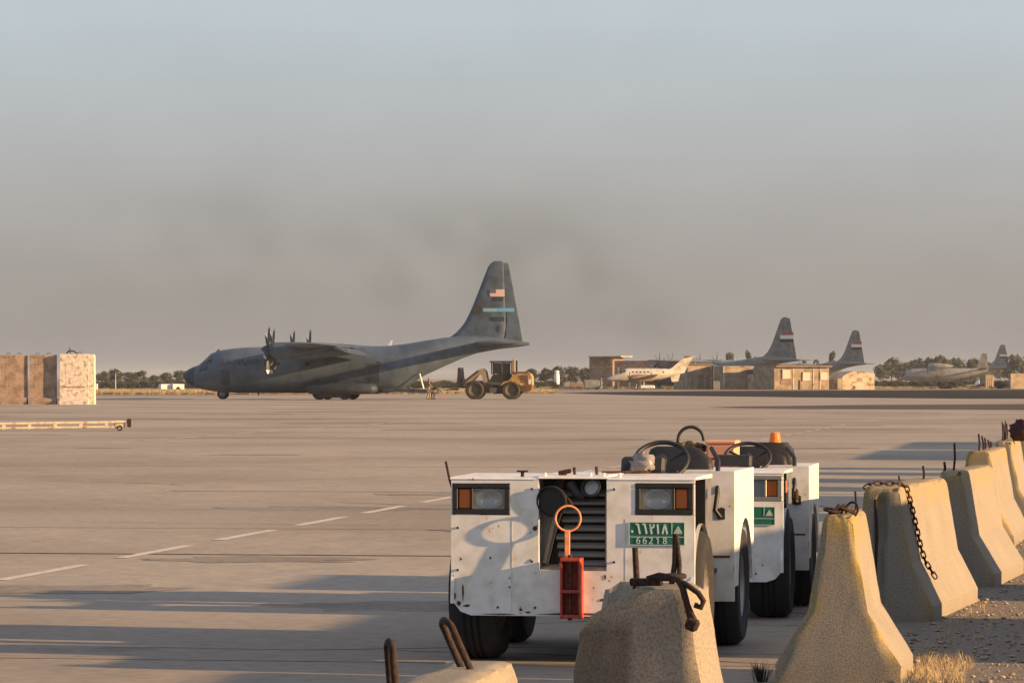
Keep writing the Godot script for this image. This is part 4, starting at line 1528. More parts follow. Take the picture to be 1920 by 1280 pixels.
func build_small() -> void:
	var r := RandomNumberGenerator.new()
	r.seed = 99
	# loose stones of the verge
	var s := S()
	var pts := []
	for k in 12:
		pts.append(Vector3(r.randf_range(-1, 1), r.randf_range(-0.6, 0.8), r.randf_range(-1, 1)).normalized())
	var rings := []
	for i in 5:
		var ring := []
		for k in 7:
			var a := TAU * k / 7.0
			var u: float = [0.25, 0.8, 1.0, 0.7, 0.2][i]
			var w := r.randf_range(0.75, 1.15)
			ring.append(Vector3(cos(a) * u * w, [-0.3, -0.1, 0.25, 0.5, 0.62][i] * w, sin(a) * u * w))
		rings.append(ring)
	loft(s, rings)
	M["stone"].vertex_color_use_as_albedo = true
	var xf := []
	var cols := []
	for i in 5200:
		var d := 20.0 + 30.0 * pow(r.randf(), 1.3)
		var x := 0.15 * d - 1.55 + 0.15 + r.randf() * 2.2
		var sz := 0.006 + 0.022 * pow(r.randf(), 3.0)
		xf.append(Transform3D(Basis(Vector3.UP, r.randf() * TAU).scaled(Vector3(sz, sz * r.randf_range(0.5, 1.0), sz * r.randf_range(0.7, 1.3))), Vector3(x, 0.012, -d)))
		var g := r.randf_range(0.75, 1.35)
		cols.append(Color(g, g * r.randf_range(0.92, 1.0), g * r.randf_range(0.85, 1.0)))
	many("loose_stones", mesh_of(s, "stone"), xf, "loose small stones on the gravel right of the barriers", "stones", cols)
	# dry grass along the feet of the barriers
	s = S()
	blades(s, r, 9, 1.0)
	xf = []
	for i in 260:
		var near: float = r.randf()
		var d := 23.6 + 2.6 * r.randf() if near < 0.6 else 20.0 + 32.0 * r.randf()
		var x := 0.15 * d - 1.55 + 0.40 + 0.35 * pow(r.randf(), 2.0)
		var sz := r.randf_range(0.04, 0.10)
		xf.append(Transform3D(Basis(Vector3.UP, r.randf() * TAU).scaled(Vector3.ONE * sz), Vector3(x, 0.008, -d)))
	many("dry_grass", mesh_of(s, "dry_grass"), xf, "dry straw coloured grass at the feet of the barriers", "grass")
	# a dark dead weed on the tarmac
	s = S()
	blades(s, r, 60, 0.14)
	var wd := obj("dead_weed", s, "rust_dark")
	wd.position = gnd(1427, 24.3)
	tag(wd, "dark dead weed tuft at the bottom edge left of the olive yellow barrier", "weed")

func blades(s: SurfaceTool, r: RandomNumberGenerator, n: int, size: float) -> void:
	for i in n:
		var a := r.randf() * TAU
		var lean := r.randf_range(0.15, 0.75)
		var base := Vector3(cos(a), 0, sin(a)) * r.randf() * 0.4 * size
		var tip := base + Vector3(cos(a) * lean, r.randf_range(0.6, 1.1), sin(a) * lean) * size
		var side := Vector3(-sin(a), 0, cos(a)) * 0.022 * size
		var mid := base.lerp(tip, 0.5) + Vector3(0, 0.12, 0) * size
		fresh(s)
		quad(s, base - side, base + side, mid + side * 0.8, mid - side * 0.8, Vector3(cos(a), 0.3, sin(a)))
		tri(s, mid - side * 0.8, mid + side * 0.8, tip, Vector3(cos(a), 0.3, sin(a)))

# ---------------------------------------------------------------- ground
func strip(called: String, pts: Array, y: float, m: String) -> void:
	var s := S()
	sheet(s, pts, y)
	struct(called, s, m)

func build_ground() -> void:
	strip("ground", [Vector3(-4000, 0, 200), Vector3(4000, 0, 200), Vector3(4000, 0, -6500), Vector3(-4000, 0, -6500)], -0.012, "soil")
	strip("apron", [Vector3(-420, 0, 60), Vector3(300, 0, 60), Vector3(300, 0, -560), Vector3(20, 0, -545), Vector3(-10, 0, -440), Vector3(-30, 0, -385), Vector3(-420, 0, -368)], 0.0, "apron")
	# darker asphalt of the taxiway beyond, and a band nearer
	strip("taxiway", [gnd(1040, 470), gnd(1200, 408), gnd(1500, 368), gnd(1800, 345), gnd(2600, 330), gnd(2600, 640), gnd(1920, 600), gnd(1600, 560), gnd(1300, 535), gnd(1120, 500)], 0.005, "asphalt")
	strip("taxiway", [gnd(1320, 243), gnd(1500, 232), gnd(1920, 226), gnd(2600, 226), gnd(2600, 278), gnd(1920, 276), gnd(1620, 266), gnd(1400, 254)], 0.005, "worn")
	# gravel verge right of the barrier line
	var edge := []
	var far := []
	for k in 40:
		var d := 4.0 + k * 2.2
		edge.append(Vector3(0.15 * d - 1.62 + noi.get_noise_1d(d * 0.7) * 0.12, 0, -d))
	far = edge.duplicate()
	far.append(Vector3(90, 0, -90))
	far.append(Vector3(90, 0, -4))
	strip("gravel_verge", far, 0.006, "gravel")
	# sealed joints of the slabs, square to the barrier line
	var along := Vector3(0.15, 0, -0.989)
	var across := Vector3(0.989, 0, 0.15)
	var r := RandomNumberGenerator.new()
	r.seed = 5
	var k := 0
	for d in [41.0, 63.4, 81.0, 96.0, 118.0, 171.0, 205.0, 240.0]:
		var s := S()
		var o := Vector3(0.15 * d - 5.0, 0, -d)
		var w: float = [0.13, 0.10, 0.08, 0.12, 0.14, 0.40, 0.3, 0.3][k]
		var x := -90.0
		flat(s)
		while x < 90.0:
			var l := r.randf_range(0.8, 4.0)
			if r.randf() < [1.0, 0.75, 0.8, 0.45, 0.5, 0.85, 0.4, 0.5][k]:
				var ww := w * r.randf_range(0.6, 1.0)
				var a := o + across * x + along * r.randf_range(-0.02, 0.02)
				var b := o + across * (x + l)
				quad(s, a + along * ww + Vector3.UP * 0.004, b + along * ww + Vector3.UP * 0.004, b - along * 0.0 + Vector3.UP * 0.004, a + Vector3.UP * 0.004, Vector3.UP)
			x += l
		struct("joint_seal", s, "seal")
		k += 1
	# lanes of older, darker slabs between the joints towards the right
	k = 0
	for q in [[63.5, 81.0, 2.5, "pavement_a"], [81.1, 96.0, 0.5, "pavement_b"], [96.1, 118.0, 4.0, "pavement_a"], [118.1, 144.0, -3.0, "pavement_b"], [144.1, 171.0, 3.0, "pavement_c"], [171.1, 205.0, -6.0, "pavement_b"], [205.1, 240.0, 6.0, "pavement_c"], [240.1, 300.0, -12.0, "pavement_b"], [26.0, 33.0, -40.0, "pavement_a"], [48.0, 55.0, -40.0, "pavement_a"]]:
		var s := S()
		flat(s)
		var len: float = 120.0 if k < 8 else 38.5
		var a: Vector3 = Vector3(0.15 * q[0] - 5.0, 0.002 + 0.0001 * k, -q[0]) + across * (q[2] + 5.0 - 0.15 * q[0] + 0.15 * q[0])
		var b: Vector3 = a + along * (q[1] - q[0]) / 0.989
		quad(s, a, b, b + across * len, a + across * len, Vector3.UP)
		struct("pavement_lane", s, q[3])
		k += 1
	# sealed cracks and old stains
	for i in 16:
		var d := 27.0 + 70.0 * pow(r.randf(), 1.5)
		var p := gnd(r.randf_range(-100, 1900), d)
		if p.x > 0.15 * d - 2.2:
			continue
		var s := S()
		flat(s)
		var dir := across.rotated(Vector3.UP, r.randf_range(-0.7, 0.7))
		for j in r.randi_range(5, 14):
			var q := p + dir * r.randf_range(0.25, 0.7)
			dir = dir.rotated(Vector3.UP, r.randf_range(-0.45, 0.45))
			var w := dir.cross(Vector3.UP) * r.randf_range(0.012, 0.03)
			quad(s, p - w + Vector3.UP * 0.0035, p + w + Vector3.UP * 0.0035, q + w + Vector3.UP * 0.0035, q - w + Vector3.UP * 0.0035, Vector3.UP)
			p = q
		struct("sealed_crack", s, "seal")
	for i in 34:
		var d := 26.0 + 190.0 * pow(r.randf(), 1.6)
		var p := gnd(r.randf_range(-150, 1850), d)
		if p.x > 0.15 * d - 3.0:
			continue
		var pts := []
		var rx := r.randf_range(0.4, 2.2) * (1.0 + d / 90.0)
		for j in 26:
			var a := TAU * j / 26.0
			var rr := 0.7 + 0.5 * noi.get_noise_2d(cos(a) * 1.5 + i * 9.0, sin(a) * 1.5)
			pts.append(p + Vector3(cos(a) * rx * rr, 0, sin(a) * rx * 0.55 * rr))
		var s := S()
		sheet(s, pts, 0.0031 + 0.00001 * i)
		struct("stain", s, "stain")
	# dashed lead line, and two fainter ones
	k = 0
	for line in [[Vector3(-4.79, 0, -36.4), Vector3(0.1499, 0, -0.9887), 0.15, 27, "line_paint"], [Vector3(-11.6, 0, -112.0), Vector3(0.128, 0, -0.9918), 0.25, 14, "faded_line"]]:
		var dir: Vector3 = line[1]
		var sidev := Vector3(-dir.z, 0, dir.x)
		for i in line[3]:
			var a: Vector3 = line[0] + dir * (4.55 * i)
			if i == 5 and k == 0:
				a += dir * 0.1
			var s := S()
			flat(s)
			var b := a + dir * (3.05 if k == 0 else 3.6)
			var w: float = line[2]
			quad(s, a + sidev * w * 0.5 + Vector3.UP * 0.005, b + sidev * w * 0.5 + Vector3.UP * 0.005, b - sidev * w * 0.5 + Vector3.UP * 0.005, a - sidev * w * 0.5 + Vector3.UP * 0.005, Vector3.UP)
			struct("painted_dash", s, line[4] if i < 9 else "faded_line")
		k += 1

# ---------------------------------------------------------------- left: concrete wall panels
func wall_panel(label: String, px: float, d: float, w: float, H: float, m: String, turn: float) -> Node3D:
	var o := thing("wall_panel", label, "blast wall", gnd(px, d), turn, "tall concrete wall panels at the left")
	var s := S()
	# an upside-down T seen from its end, run across x
	var poly := P2([-0.75, 0, 0.75, 0, 0.75, 0.22, 0.24, 0.5, 0.14, H - 0.05, 0.11, H, -0.11, H, -0.14, H - 0.05, -0.24, 0.5, -0.75, 0.22])
	prism(s, poly, Transform3D(ZY, Vector3(w, 0, 0)), w)
	obj("slab", s, m, o)
	s = S()
	cbox(s, Vector3(w * 0.5, H * 0.53, 0.185), Vector3(w * 0.6, H * 0.6, 0.03), 0.012, Basis(Vector3.RIGHT, deg_to_rad(-1.6)))
	obj("raised_face", s, m, o)
	for x in [0.3, 0.7]:
		s = S()
		tube(s, [Vector3(w * x - 0.1, H - 0.05, 0), Vector3(w * x - 0.1, H + 0.12, 0), Vector3(w * x + 0.1, H + 0.12, 0), Vector3(w * x + 0.1, H - 0.05, 0)], 0.022, 6)
		obj("lifting_loop", s, "rust_dark", o)
	return o

func build_left_wall() -> void:
	var d := 272.0
	var names := ["tan wall panel beyond the left edge", "tan concrete wall panel at the left edge", "tan concrete wall panel between the left edge one and the white one"]
	var px := -57.0
	for k in 3:
		wall_panel(names[k], px, d - (px + 57) * 0.0006, 1.90, 3.46, "twall", 3.0)
		px += 56.5 if k == 0 else 55.0
	var o := wall_panel("white peeling concrete wall panel at the end of the tan ones", 112.0, d - 0.4, 1.98, 3.52, "twall_white", 3.0)
	var s := S()
	cbox(s, Vector3(1.0, 1.22, 0.23), Vector3(1.5, 0.07, 0.06), 0.01)
	obj("stained_ledge", s, "twall", o)
	s = S()
	tube(s, [Vector3(0.72, 3.5, 0), Vector3(0.66, 3.98, 0)], 0.03, 6)
	tube(s, [Vector3(0.4, 3.5, 0), Vector3(0.6, 3.75, 0), Vector3(0.95, 3.72, 0), Vector3(1.25, 3.5, 0)], 0.05, 6)
	obj("bent_rods", s, "rust_dark", o)
	var c := thing("wall_panel", "white end wall panel standing square to the others, seen edge on", "blast wall", gnd(163.5, d - 0.25), 3.0, "tall concrete wall panels at the left")
	s = S()
	prism(s, P2([-0.24, 0, 0.24, 0, 0.2, 3.4, 0.14, 3.5, -0.14, 3.5, -0.2, 3.4]), Transform3D(Basis(), Vector3(0.24, 0, -1.9)), 2.0)
	obj("slab", s, "twall_white", c)

# ---------------------------------------------------------------- wheeled loader with forks: front to -x
func build_loader() -> void:
	var o := thing("wheel_loader", "tan and brown wheeled loader with pallet forks behind the aircraft's open ramp", "loader", gnd(930, 338.0), -6.0)
	var u := func(px: float, py: float) -> Vector2:
		return Vector2((px - 930.0) / 21.6, (748.5 - py) / 21.6)
	var pr := func(called: String, pts: Array, z: float, dep: float, m: String) -> MeshInstance3D:
		var poly := PackedVector2Array()
		for i in range(0, pts.size(), 2):
			poly.append(u.call(pts[i], pts[i + 1]))
		var s := S()
		prism(s, poly, Transform3D(Basis(), Vector3(0, 0, z)), dep)
		return obj(called, s, m, o)
	pr.call("engine_hood", [957, 712, 964, 703, 978, 699, 996, 701, 999, 706, 1000, 722, 997, 733, 985, 737, 957, 722], -0.85, 1.7, "loader_tan")
	pr.call("hood_top", [960, 703, 964, 697, 990, 697, 995, 701, 978, 699.5, 964, 703], -0.87, 1.74, "loader_brown")
	pr.call("radiator_grille", [980, 704, 992, 704, 992, 717, 984, 716], 0.86, 0.05, "loader_brown")
	pr.call("counterweight", [984, 722, 1000, 722, 998, 732, 984, 736], -0.95, 1.9, "loader_brown")
	pr.call("rear_panel", [993, 711, 997.5, 711, 997.5, 720, 993, 720], 0.855, 0.06, "mark_white")
	pr.call("front_frame", [878, 726, 916, 719, 930, 724, 930, 737, 880, 737], -0.55, 1.1, "loader_brown")
	pr.call("rear_frame", [926, 722, 990, 722, 990, 737, 926, 739], -0.6, 1.2, "dark_steel")
	pr.call("step", [920, 727, 934, 727, 932, 737, 921, 737], 0.62, 0.3, "loader_arm")
	pr.call("fender", [940, 724, 946, 716, 962, 712, 976, 717, 982, 724, 974, 721, 960, 718, 948, 720], -1.15, 2.3, "loader_tan")
	pr.call("cab_base", [918, 716, 926, 702, 958, 701, 960, 714, 948, 718], -0.75, 1.5, "mark_black")
	for z in [-0.82, 0.78]:
		pr.call("lift_arm", [866, 724, 872, 720, 896, 695, 906, 691, 912, 696, 916, 716, 910, 718, 904, 703, 898, 703, 876, 726], z, 0.1, "loader_arm")
		pr.call("lift_ram", [872, 714, 898, 694, 900, 697, 874, 717], z + 0.2, 0.12, "dark_steel")
	# cab: posts, roof, panes, driver's seat
	pr.call("cab_roof", [920, 677, 962, 677, 963, 680, 920, 680], -0.85, 1.7, "dark_steel")
	for q in [[922.5, 680, 925.5, 702], [943, 680, 945, 702], [957, 680, 960, 702]]:
		for z in [-0.8, 0.72]:
			pr.call("cab_post", [q[0], q[1], q[0] + 2, q[1], q[0] + 2, q[3], q[0], q[3]], z, 0.08, "dark_steel")
	var s := S()
	box(s, Vector3(u.call(934, 691).x, u.call(934, 691).y, 0.77), Vector3(0.8, 0.95, 0.012))
	obj("window", s, "cab_glass", o)
	s = S()
	box(s, Vector3(u.call(951, 691).x, u.call(951, 691).y, 0.77), Vector3(0.55, 0.95, 0.012))
	obj("window", s, "cab_glass", o)
	pr.call("cab_seat", [934, 688, 940, 688, 941, 702, 934, 702], -0.3, 0.6, "steel")
	pr.call("exhaust", [967, 676, 970, 676, 970, 698, 967, 698], -0.3, 0.14, "dark_steel")
	pr.call("air_filter", [961, 675, 966, 673, 966, 698, 961, 698], 0.2, 0.3, "loader_arm")
	# mast and forks
	for z in [-0.9, -0.3, 0.25, 0.8]:
		pr.call("carriage_bar", [860, 690, 866, 690, 870, 727, 858, 727], z, 0.12, "dark_steel")
	pr.call("backrest", [861, 689.5, 866, 689.5, 867, 694, 861, 694], -0.9, 1.84, "dark_steel")
	pr.call("backrest", [859, 710, 869, 710, 870, 727, 858, 727], -0.95, 1.95, "dark_steel")
	for z in [-0.5, 0.4]:
		pr.call("fork", [858, 728, 858, 731.5, 832, 732.3, 832, 731.2], z, 0.16, "dark_steel")
	for q in [892.0, 960.5]:
		for z in [-0.95, 0.95]:
			var c: Vector2 = u.call(q, 748.5)
			wheel(o, Vector3(c.x, 0.78, z), Basis(Vector3.RIGHT, Vector3.BACK, Vector3.DOWN), 0.80, 0.5, "hub_brown", "rubber_dusty")

# ---------------------------------------------------------------- people
func figure(s: SurfaceTool, bones: Array, cell: float) -> void:
	var lo := Vector3.ONE * 1e9
	var hi := -lo
	for b in bones:
		for p in [[b[0], b[2]], [b[1], b[3]]]:
			lo = lo.min(p[0] - Vector3.ONE * (p[1] + cell * 2.5))
			hi = hi.max(p[0] + Vector3.ONE * (p[1] + cell * 2.5))
	var n := Vector3i((hi - lo) / cell) + Vector3i.ONE
	var val := PackedFloat32Array()
	val.resize(n.x * n.y * n.z)
	var idx := func(x: int, y: int, z: int) -> int: return (z * n.y + y) * n.x + x
	for z in n.z:
		for y in n.y:
			for x in n.x:
				var p := lo + Vector3(x, y, z) * cell
				var d := 1e9
				for b in bones:
					var ab: Vector3 = b[1] - b[0]
					var t := clampf((p - b[0]).dot(ab) / maxf(ab.length_squared(), 1e-6), 0, 1)
					var dd: float = p.distance_to(b[0] + ab * t) - lerpf(b[2], b[3], t)
					var k := 0.03
					var h := clampf(0.5 + 0.5 * (dd - d) / k, 0, 1)
					d = lerpf(dd, d, h) - k * h * (1.0 - h) if d < 1e8 else dd
				val[idx.call(x, y, z)] = d
	var cellv := {}
	for z in n.z - 1:
		for y in n.y - 1:
			for x in n.x - 1:
				var sum := Vector3.ZERO
				var c := 0
				for e in [[0, 0, 0, 1, 0, 0], [0, 1, 0, 1, 1, 0], [0, 0, 1, 1, 0, 1], [0, 1, 1, 1, 1, 1], [0, 0, 0, 0, 1, 0], [1, 0, 0, 1, 1, 0], [0, 0, 1, 0, 1, 1], [1, 0, 1, 1, 1, 1], [0, 0, 0, 0, 0, 1], [1, 0, 0, 1, 0, 1], [0, 1, 0, 0, 1, 1], [1, 1, 0, 1, 1, 1]]:
					var a: float = val[idx.call(x + e[0], y + e[1], z + e[2])]
					var b: float = val[idx.call(x + e[3], y + e[4], z + e[5])]
					if (a < 0.0) != (b < 0.0):
						var t := a / (a - b)
						sum += Vector3(lerpf(e[0], e[3], t), lerpf(e[1], e[4], t), lerpf(e[2], e[5], t))
						c += 1
				if c:
					cellv[Vector3i(x, y, z)] = lo + (Vector3(x, y, z) + sum / c) * cell
	fresh(s)
	var ax := [Vector3i(1, 0, 0), Vector3i(0, 1, 0), Vector3i(0, 0, 1)]
	for key in cellv:
		for i in 3:
			var e: Vector3i = key + ax[i]
			var a: float = val[idx.call(key.x, key.y, key.z)]
			var b: float = val[idx.call(e.x, e.y, e.z)]
			if (a < 0.0) == (b < 0.0):
				continue
			var u: Vector3i = ax[(i + 1) % 3]
			var w: Vector3i = ax[(i + 2) % 3]
			var q := [key, key - u, key - u - w, key - w]
			if q.all(func(k): return cellv.has(k)):
				var o := Vector3(ax[i]) * (1.0 if a < 0.0 else -1.0)
				var mid: Vector3 = cellv[key]
				vc = tone_of(bones, mid)
				quad(s, cellv[q[0]], cellv[q[1]], cellv[q[2]], cellv[q[3]], o)
	vc = null

func tone_of(bones: Array, p: Vector3) -> Color:
	var best := 1e9
	var c := Color.WHITE
	for b in bones:
		var ab: Vector3 = b[1] - b[0]
		var t := clampf((p - b[0]).dot(ab) / maxf(ab.length_squared(), 1e-6), 0, 1)
		var dd: float = p.distance_to(b[0] + ab * t) - lerpf(b[2], b[3], t)
		if dd < best:
			best = dd
			c = b[4]
	return c

func person(label: String, where: Vector3, turn: float, bend: float, cloth: Color, arm: float) -> void:
	var o := thing("person", label, "person", where, turn, "")
	var skin_c := Color(0.30, 0.19, 0.13)
	var boot := Color(0.12, 0.09, 0.06)
	var hat := cloth * 0.7
	var hip := Vector3(0, 0.92, 0)
	var up := Vector3(sin(bend), cos(bend), 0)
	var fw := Vector3(cos(bend), -sin(bend), 0)
	if bend > 0.5:
		hip = Vector3(-0.14, 0.80, 0)
	var chest := hip + up * 0.36
	var neck := hip + up * 0.56
	var head := neck + up * 0.14 + fw * 0.03
	var B := []
	B.append([hip + up * 0.02, chest, 0.135, 0.15, cloth])
	for sd in [-1.0, 1.0]:
		var z := Vector3(0, 0, sd)
		var sh := neck - up * 0.06 + z * 0.19
		B.append([hip + z * 0.07, chest + z * 0.09, 0.1, 0.12, cloth])
		B.append([chest + z * 0.05, sh, 0.09, 0.065, cloth])
		var knee: Vector3 = Vector3(0.06 + 0.1 * sd * (0.6 if bend < 0.5 else 1.2), 0.5 if bend < 0.5 else 0.47, 0.1 * sd)
		var foot := Vector3(0.0 + 0.1 * sd, 0.09, 0.12 * sd)
		B.append([hip + z * 0.09, knee, 0.1, 0.07, cloth])
		B.append([knee, foot, 0.07, 0.052, cloth])
		B.append([foot + Vector3(-0.05, -0.03, 0), foot + Vector3(0.16, -0.045, 0), 0.05, 0.042, boot])
		var dirn := Vector3(sin(arm), -cos(arm), 0) if sd > 0.0 else Vector3(sin(arm * 0.4), -cos(arm * 0.4), 0)
		var el: Vector3 = sh + dirn * 0.28 + z * 0.04
		var ha: Vector3 = el + (dirn + Vector3(0.5, 0.1, 0)).normalized() * 0.25
		B.append([sh, el, 0.056, 0.045, cloth])
		B.append([el, ha, 0.044, 0.034, cloth])
		B.append([ha, ha + (dirn + Vector3(0.6, 0, 0)).normalized() * 0.09, 0.04, 0.03, skin_c])
	B.append([neck - up * 0.03, head, 0.055, 0.06, skin_c])
	B.append([head, head + up * 0.09, 0.082, 0.095, skin_c])
	B.append([head + fw * 0.08 + up * 0.02, head + fw * 0.1, 0.02, 0.018, skin_c])
	B.append([head + up * 0.1 - fw * 0.01, head + up * 0.14, 0.1, 0.085, hat])
	B.append([head + up * 0.085 + fw * 0.06, head + up * 0.08 + fw * 0.16, 0.035, 0.025, hat])
	var s := S()
	figure(s, B, 0.03)
	obj("body", s, "clothed", o)

func build_people() -> void:
	person("person in pale tan uniform standing upright below the aircraft's tail", gnd(803, 336.0), 10.0, 0.06, Color(0.30, 0.24, 0.165), 0.5)
	person("person in dark clothes bending forward beside the one in tan", gnd(811, 334.0), 0.0, 1.15, Color(0.075, 0.058, 0.05), 0.9)
	var s := S()
	prism(s, P2([0, 0, 0.3, 0, 0.26, 0.16, 0.1, 0.2]), Transform3D(Basis(), Vector3(-0.15, 0, -0.1)), 0.2)
	var c := obj("wheel_chock", s, "orange_plastic")
	c.position = gnd(832, 336)
	tag(c, "small orange chock on the ground between the people and the loader", "chock")

# ---------------------------------------------------------------- long tow bar at the left
func build_tow_bar() -> void:
	var d := 141.0
	var o := thing("aircraft_tow_bar", "long pale ladder shaped tow bar on the apron below the wall panels at the left", "tow bar", gnd(246, d - 3.0), 0.0)
	var dir := Vector3(-0.993, 0, 0.12)
	o.rotation.y = atan2(-dir.z, dir.x)
	var L := 7.4
	for z in [-0.22, 0.22]:
		var s := S()
		tube(s, [Vector3(0.15, 0.33, z * 0.4), Vector3(1.0, 0.30, z), Vector3(L, 0.22, z)], 0.05, 10)
		obj("rail", s, "bar_white", o)
		s = S()
		tube(s, [Vector3(0.3, 0.13, z * 0.5), Vector3(1.0, 0.14, z), Vector3(L, 0.06, z)], 0.042, 10)
		obj("rail", s, "bar_white", o)
	for k in 8:
		var x := 0.9 + 0.9 * k
		var s := S()
		cbox(s, Vector3(x, 0.2 - 0.012 * k, 0), Vector3(0.12, 0.2, 0.5), 0.01)
		obj("cross_piece", s, "bar_white", o)
	var s := S()
	cbox(s, Vector3(0.08, 0.28, 0), Vector3(0.14, 0.3, 0.34), 0.02)
	obj("head", s, "rust_dark", o)
	s = S()
	cbox(s, Vector3(0.42, 0.22, 0), Vector3(0.4, 0.2, 0.2), 0.02)
	obj("coupling", s, "bar_white", o)
	for z in [-0.2, 0.2]:
		wheel(o, Vector3(0.42, 0.1, z), Basis(Vector3.RIGHT, Vector3.BACK, Vector3.DOWN), 0.1, 0.08)

# ---------------------------------------------------------------- far side of the field
func block(called: String, label: String, category: String, px0: float, px1: float, top: float, d: float, deep: float, m: String, turn := 16.0) -> Node3D:
	var o := thing(called, label, category, gnd((px0 + px1) * 0.5, d), turn)
	var s := S()
	var w := (px1 - px0) / F * d * 0.99
	var h := high(top, d)
	cbox(s, Vector3(0, h * 0.5, -deep * 0.5), Vector3(w, h, deep), 0.03)
	obj("wall", s, m, o)
	return o

func on_face(o: Node3D, called: String, x: float, y: float, w: float, h: float, m: String, proud := 0.06) -> MeshInstance3D:
	var s := S()
	cbox(s, Vector3(x, y, proud * 0.5 - 0.02), Vector3(w, h, proud), 0.01)
	return obj(called, s, m, o)

func build_far() -> void:
	trees()
	var k := 600.0 / F   # metres per survey pixel out there
	# tan wall with narrow doors behind the small white aircraft
	var o := block("tan_building", "tan building with narrow dark doors just right of the small white aircraft's tail", "building", 1288, 1334, 684, 615, 7, "tan_wall")
	for x in [-1.1, 0.35, 1.4]:
		on_face(o, "door", x, 1.3, 0.22 if x != 0.35 else 0.9, 2.3 if x != 0.35 else 2.2, "brown_wall")
	var s := S()
	cbox(s, Vector3(0, high(684, 615) + 0.08, -3.5), Vector3(4.4, 0.16, 7.6), 0.02)
	obj("roof", s, "brown_wall", o)
	o = thing("standpipe", "dark post with a cross arm and cabinet in the gap between two tan buildings", "post", gnd(1337.5, 600))
	s = S()
	tube(s, [Vector3(0, 0, 0), Vector3(0, high(686, 600), 0)], 0.16, 8)
	obj("pole", s, "mark_dark", o)
	s = S()
	box(s, Vector3(0.05, 1.75, 0.02), Vector3(1.2, 0.3, 0.3))
	obj("cross_arm", s, "dark_steel", o)
	s = S()
	cbox(s, Vector3(0.5, 0.65, 0), Vector3(1.0, 1.3, 0.5), 0.03)
	obj("cabinet", s, "grey_green", o)
	o = block("tan_building", "plain tan windowless building in the middle of the far row", "building", 1354, 1420, 688, 610, 9, "tan_wall")
	s = S()
	cbox(s, Vector3(0, high(688, 610) + 0.06, -4.5), Vector3(5.7, 0.14, 9.4), 0.02)
	obj("roof", s, "cream_wall", o)
	on_face(o, "corner_post", -2.6, 1.7, 0.25, 3.3, "cream_wall")
	o = block("cream_shed", "small pale shed with dark sloping roof between two tan buildings", "shed", 1421, 1444, 701, 606, 5, "cream_wall")
	s = S()
	prism(s, P2([-1.05, high(701, 606), 1.05, high(701, 606), 1.3, high(689, 606), -1.05, high(693, 606)]), Transform3D(Basis(), Vector3(0, 0, -5.2)), 5.5)
	obj("roof", s, "airframe_dark", o)
	on_face(o, "dark_opening", -0.6, 0.25, 0.7, 0.4, "mark_dark")
	o = block("tan_building", "long tan building with pale square windows and brown panel under the striped tail", "building", 1446, 1559, 688, 600, 9, "tan_wall")
	var h := high(688, 600)
	s = S()
	cbox(s, Vector3(0.3, h + 0.1, -4.4), Vector3(9.3, 0.22, 10.0), 0.03)
	obj("roof", s, "brown_wall", o)
	on_face(o, "brown_panel", (1473.5 - 1502.5) * k, 1.95, 2.0, 2.4, "brown_wall")
	for q in [[1473.5, 701.5, 1.35, 1.4], [1513.5, 706, 1.3, 1.3], [1548.5, 705, 1.25, 1.2]]:
		var w := on_face(o, "window", (q[0] - 1502.5) * k, high(q[1], 600), q[2], q[3], "pale_pane", 0.16)
		s = S()
		for z in [-1.0, 1.0]:
			s = S()
			box(s, Vector3((q[0] - 1502.5) * k + z * q[2] * 0.5, high(q[1], 600), 0.07), Vector3(0.08, q[3] + 0.1, 0.2))
			obj("frame", s, "cream_wall", w)
	on_face(o, "downpipe", (1447.5 - 1502.5) * k, 1.6, 0.2, 3.2, "mark_dark", 0.2)
	on_face(o, "downpipe", (1500.5 - 1502.5) * k, 0.75, 0.18, 1.5, "brown_wall", 0.2)
	for x in [-1.3, 2.0, 3.1]:
		on_face(o, "pilaster", x, 1.6, 0.2, 3.2, "cream_wall", 0.1)
	o = thing("camouflaged_building", "cream building with peeling camouflage and a curved left shoulder, right end of the far row", "building", gnd(1608, 603), 16.0)
	s = S()
	prism(s, P2([-2.6, 0, 2.85, 0, 2.85, 2.3, 2.75, 2.55, 2.0, 2.6, 0.8, 2.85, -0.6, 2.8, -1.6, 2.5, -2.3, 2.1, -2.6, 1.6]), Transform3D(Basis(), Vector3(0, 0, -6.0)), 6.0)
	obj("wall", s, "cream_wall", o)
	on_face(o, "side_annex", -2.85, 0.85, 0.9, 1.7, "tan_wall", 0.1)
	on_face(o, "dark_opening", -0.5, 0.35, 0.35, 0.3, "mark_dark")
	for q in [[-0.5, 1.1, 0.9, 0.22], [2.2, 1.6, 0.35, 0.5], [0.4, 1.5, 0.9, 0.6]]:
		on_face(o, "camouflage_patch", q[0], q[1], q[2], q[3], "tan_wall", 0.05)
	# pink and brown building, and walls behind the small white aircraft
	o = block("brick_building", "small pinkish building with dark window bays left above the white aircraft's nose", "building", 1104, 1150, 669, 760, 8, "brown_wall", -16.0)
	h = high(669, 760)
	for q in [[1113, 8], [1125, 9], [1144, 8]]:
		var w := on_face(o, "window", (q[0] - 1127.0) / F * 760, h - 1.1, q[1] / F * 760, 1.6, "brown_wall", 0.1)
		s = S()
		box(s, Vector3((q[0] - 1127.0) / F * 760, h - 1.9, 0.05), Vector3(q[1] / F * 760 + 0.2, 0.1, 0.2))
		obj("sill", s, "cream_wall", w)
	s = S()
	cbox(s, Vector3(0.9, h + 0.1, -3.6), Vector3(6.8, 0.2, 9.0), 0.03)
	obj("roof", s, "cream_wall", o)
	o = block("brown_wall", "long brown wall behind the small white aircraft", "wall", 1150, 1292, 676, 690, 0.6, "brown_wall", -14.0)
	for x in range(-6, 7, 2):
		on_face(o, "pier", x, 1.8, 0.35, 3.6, "tan_wall", 0.15)
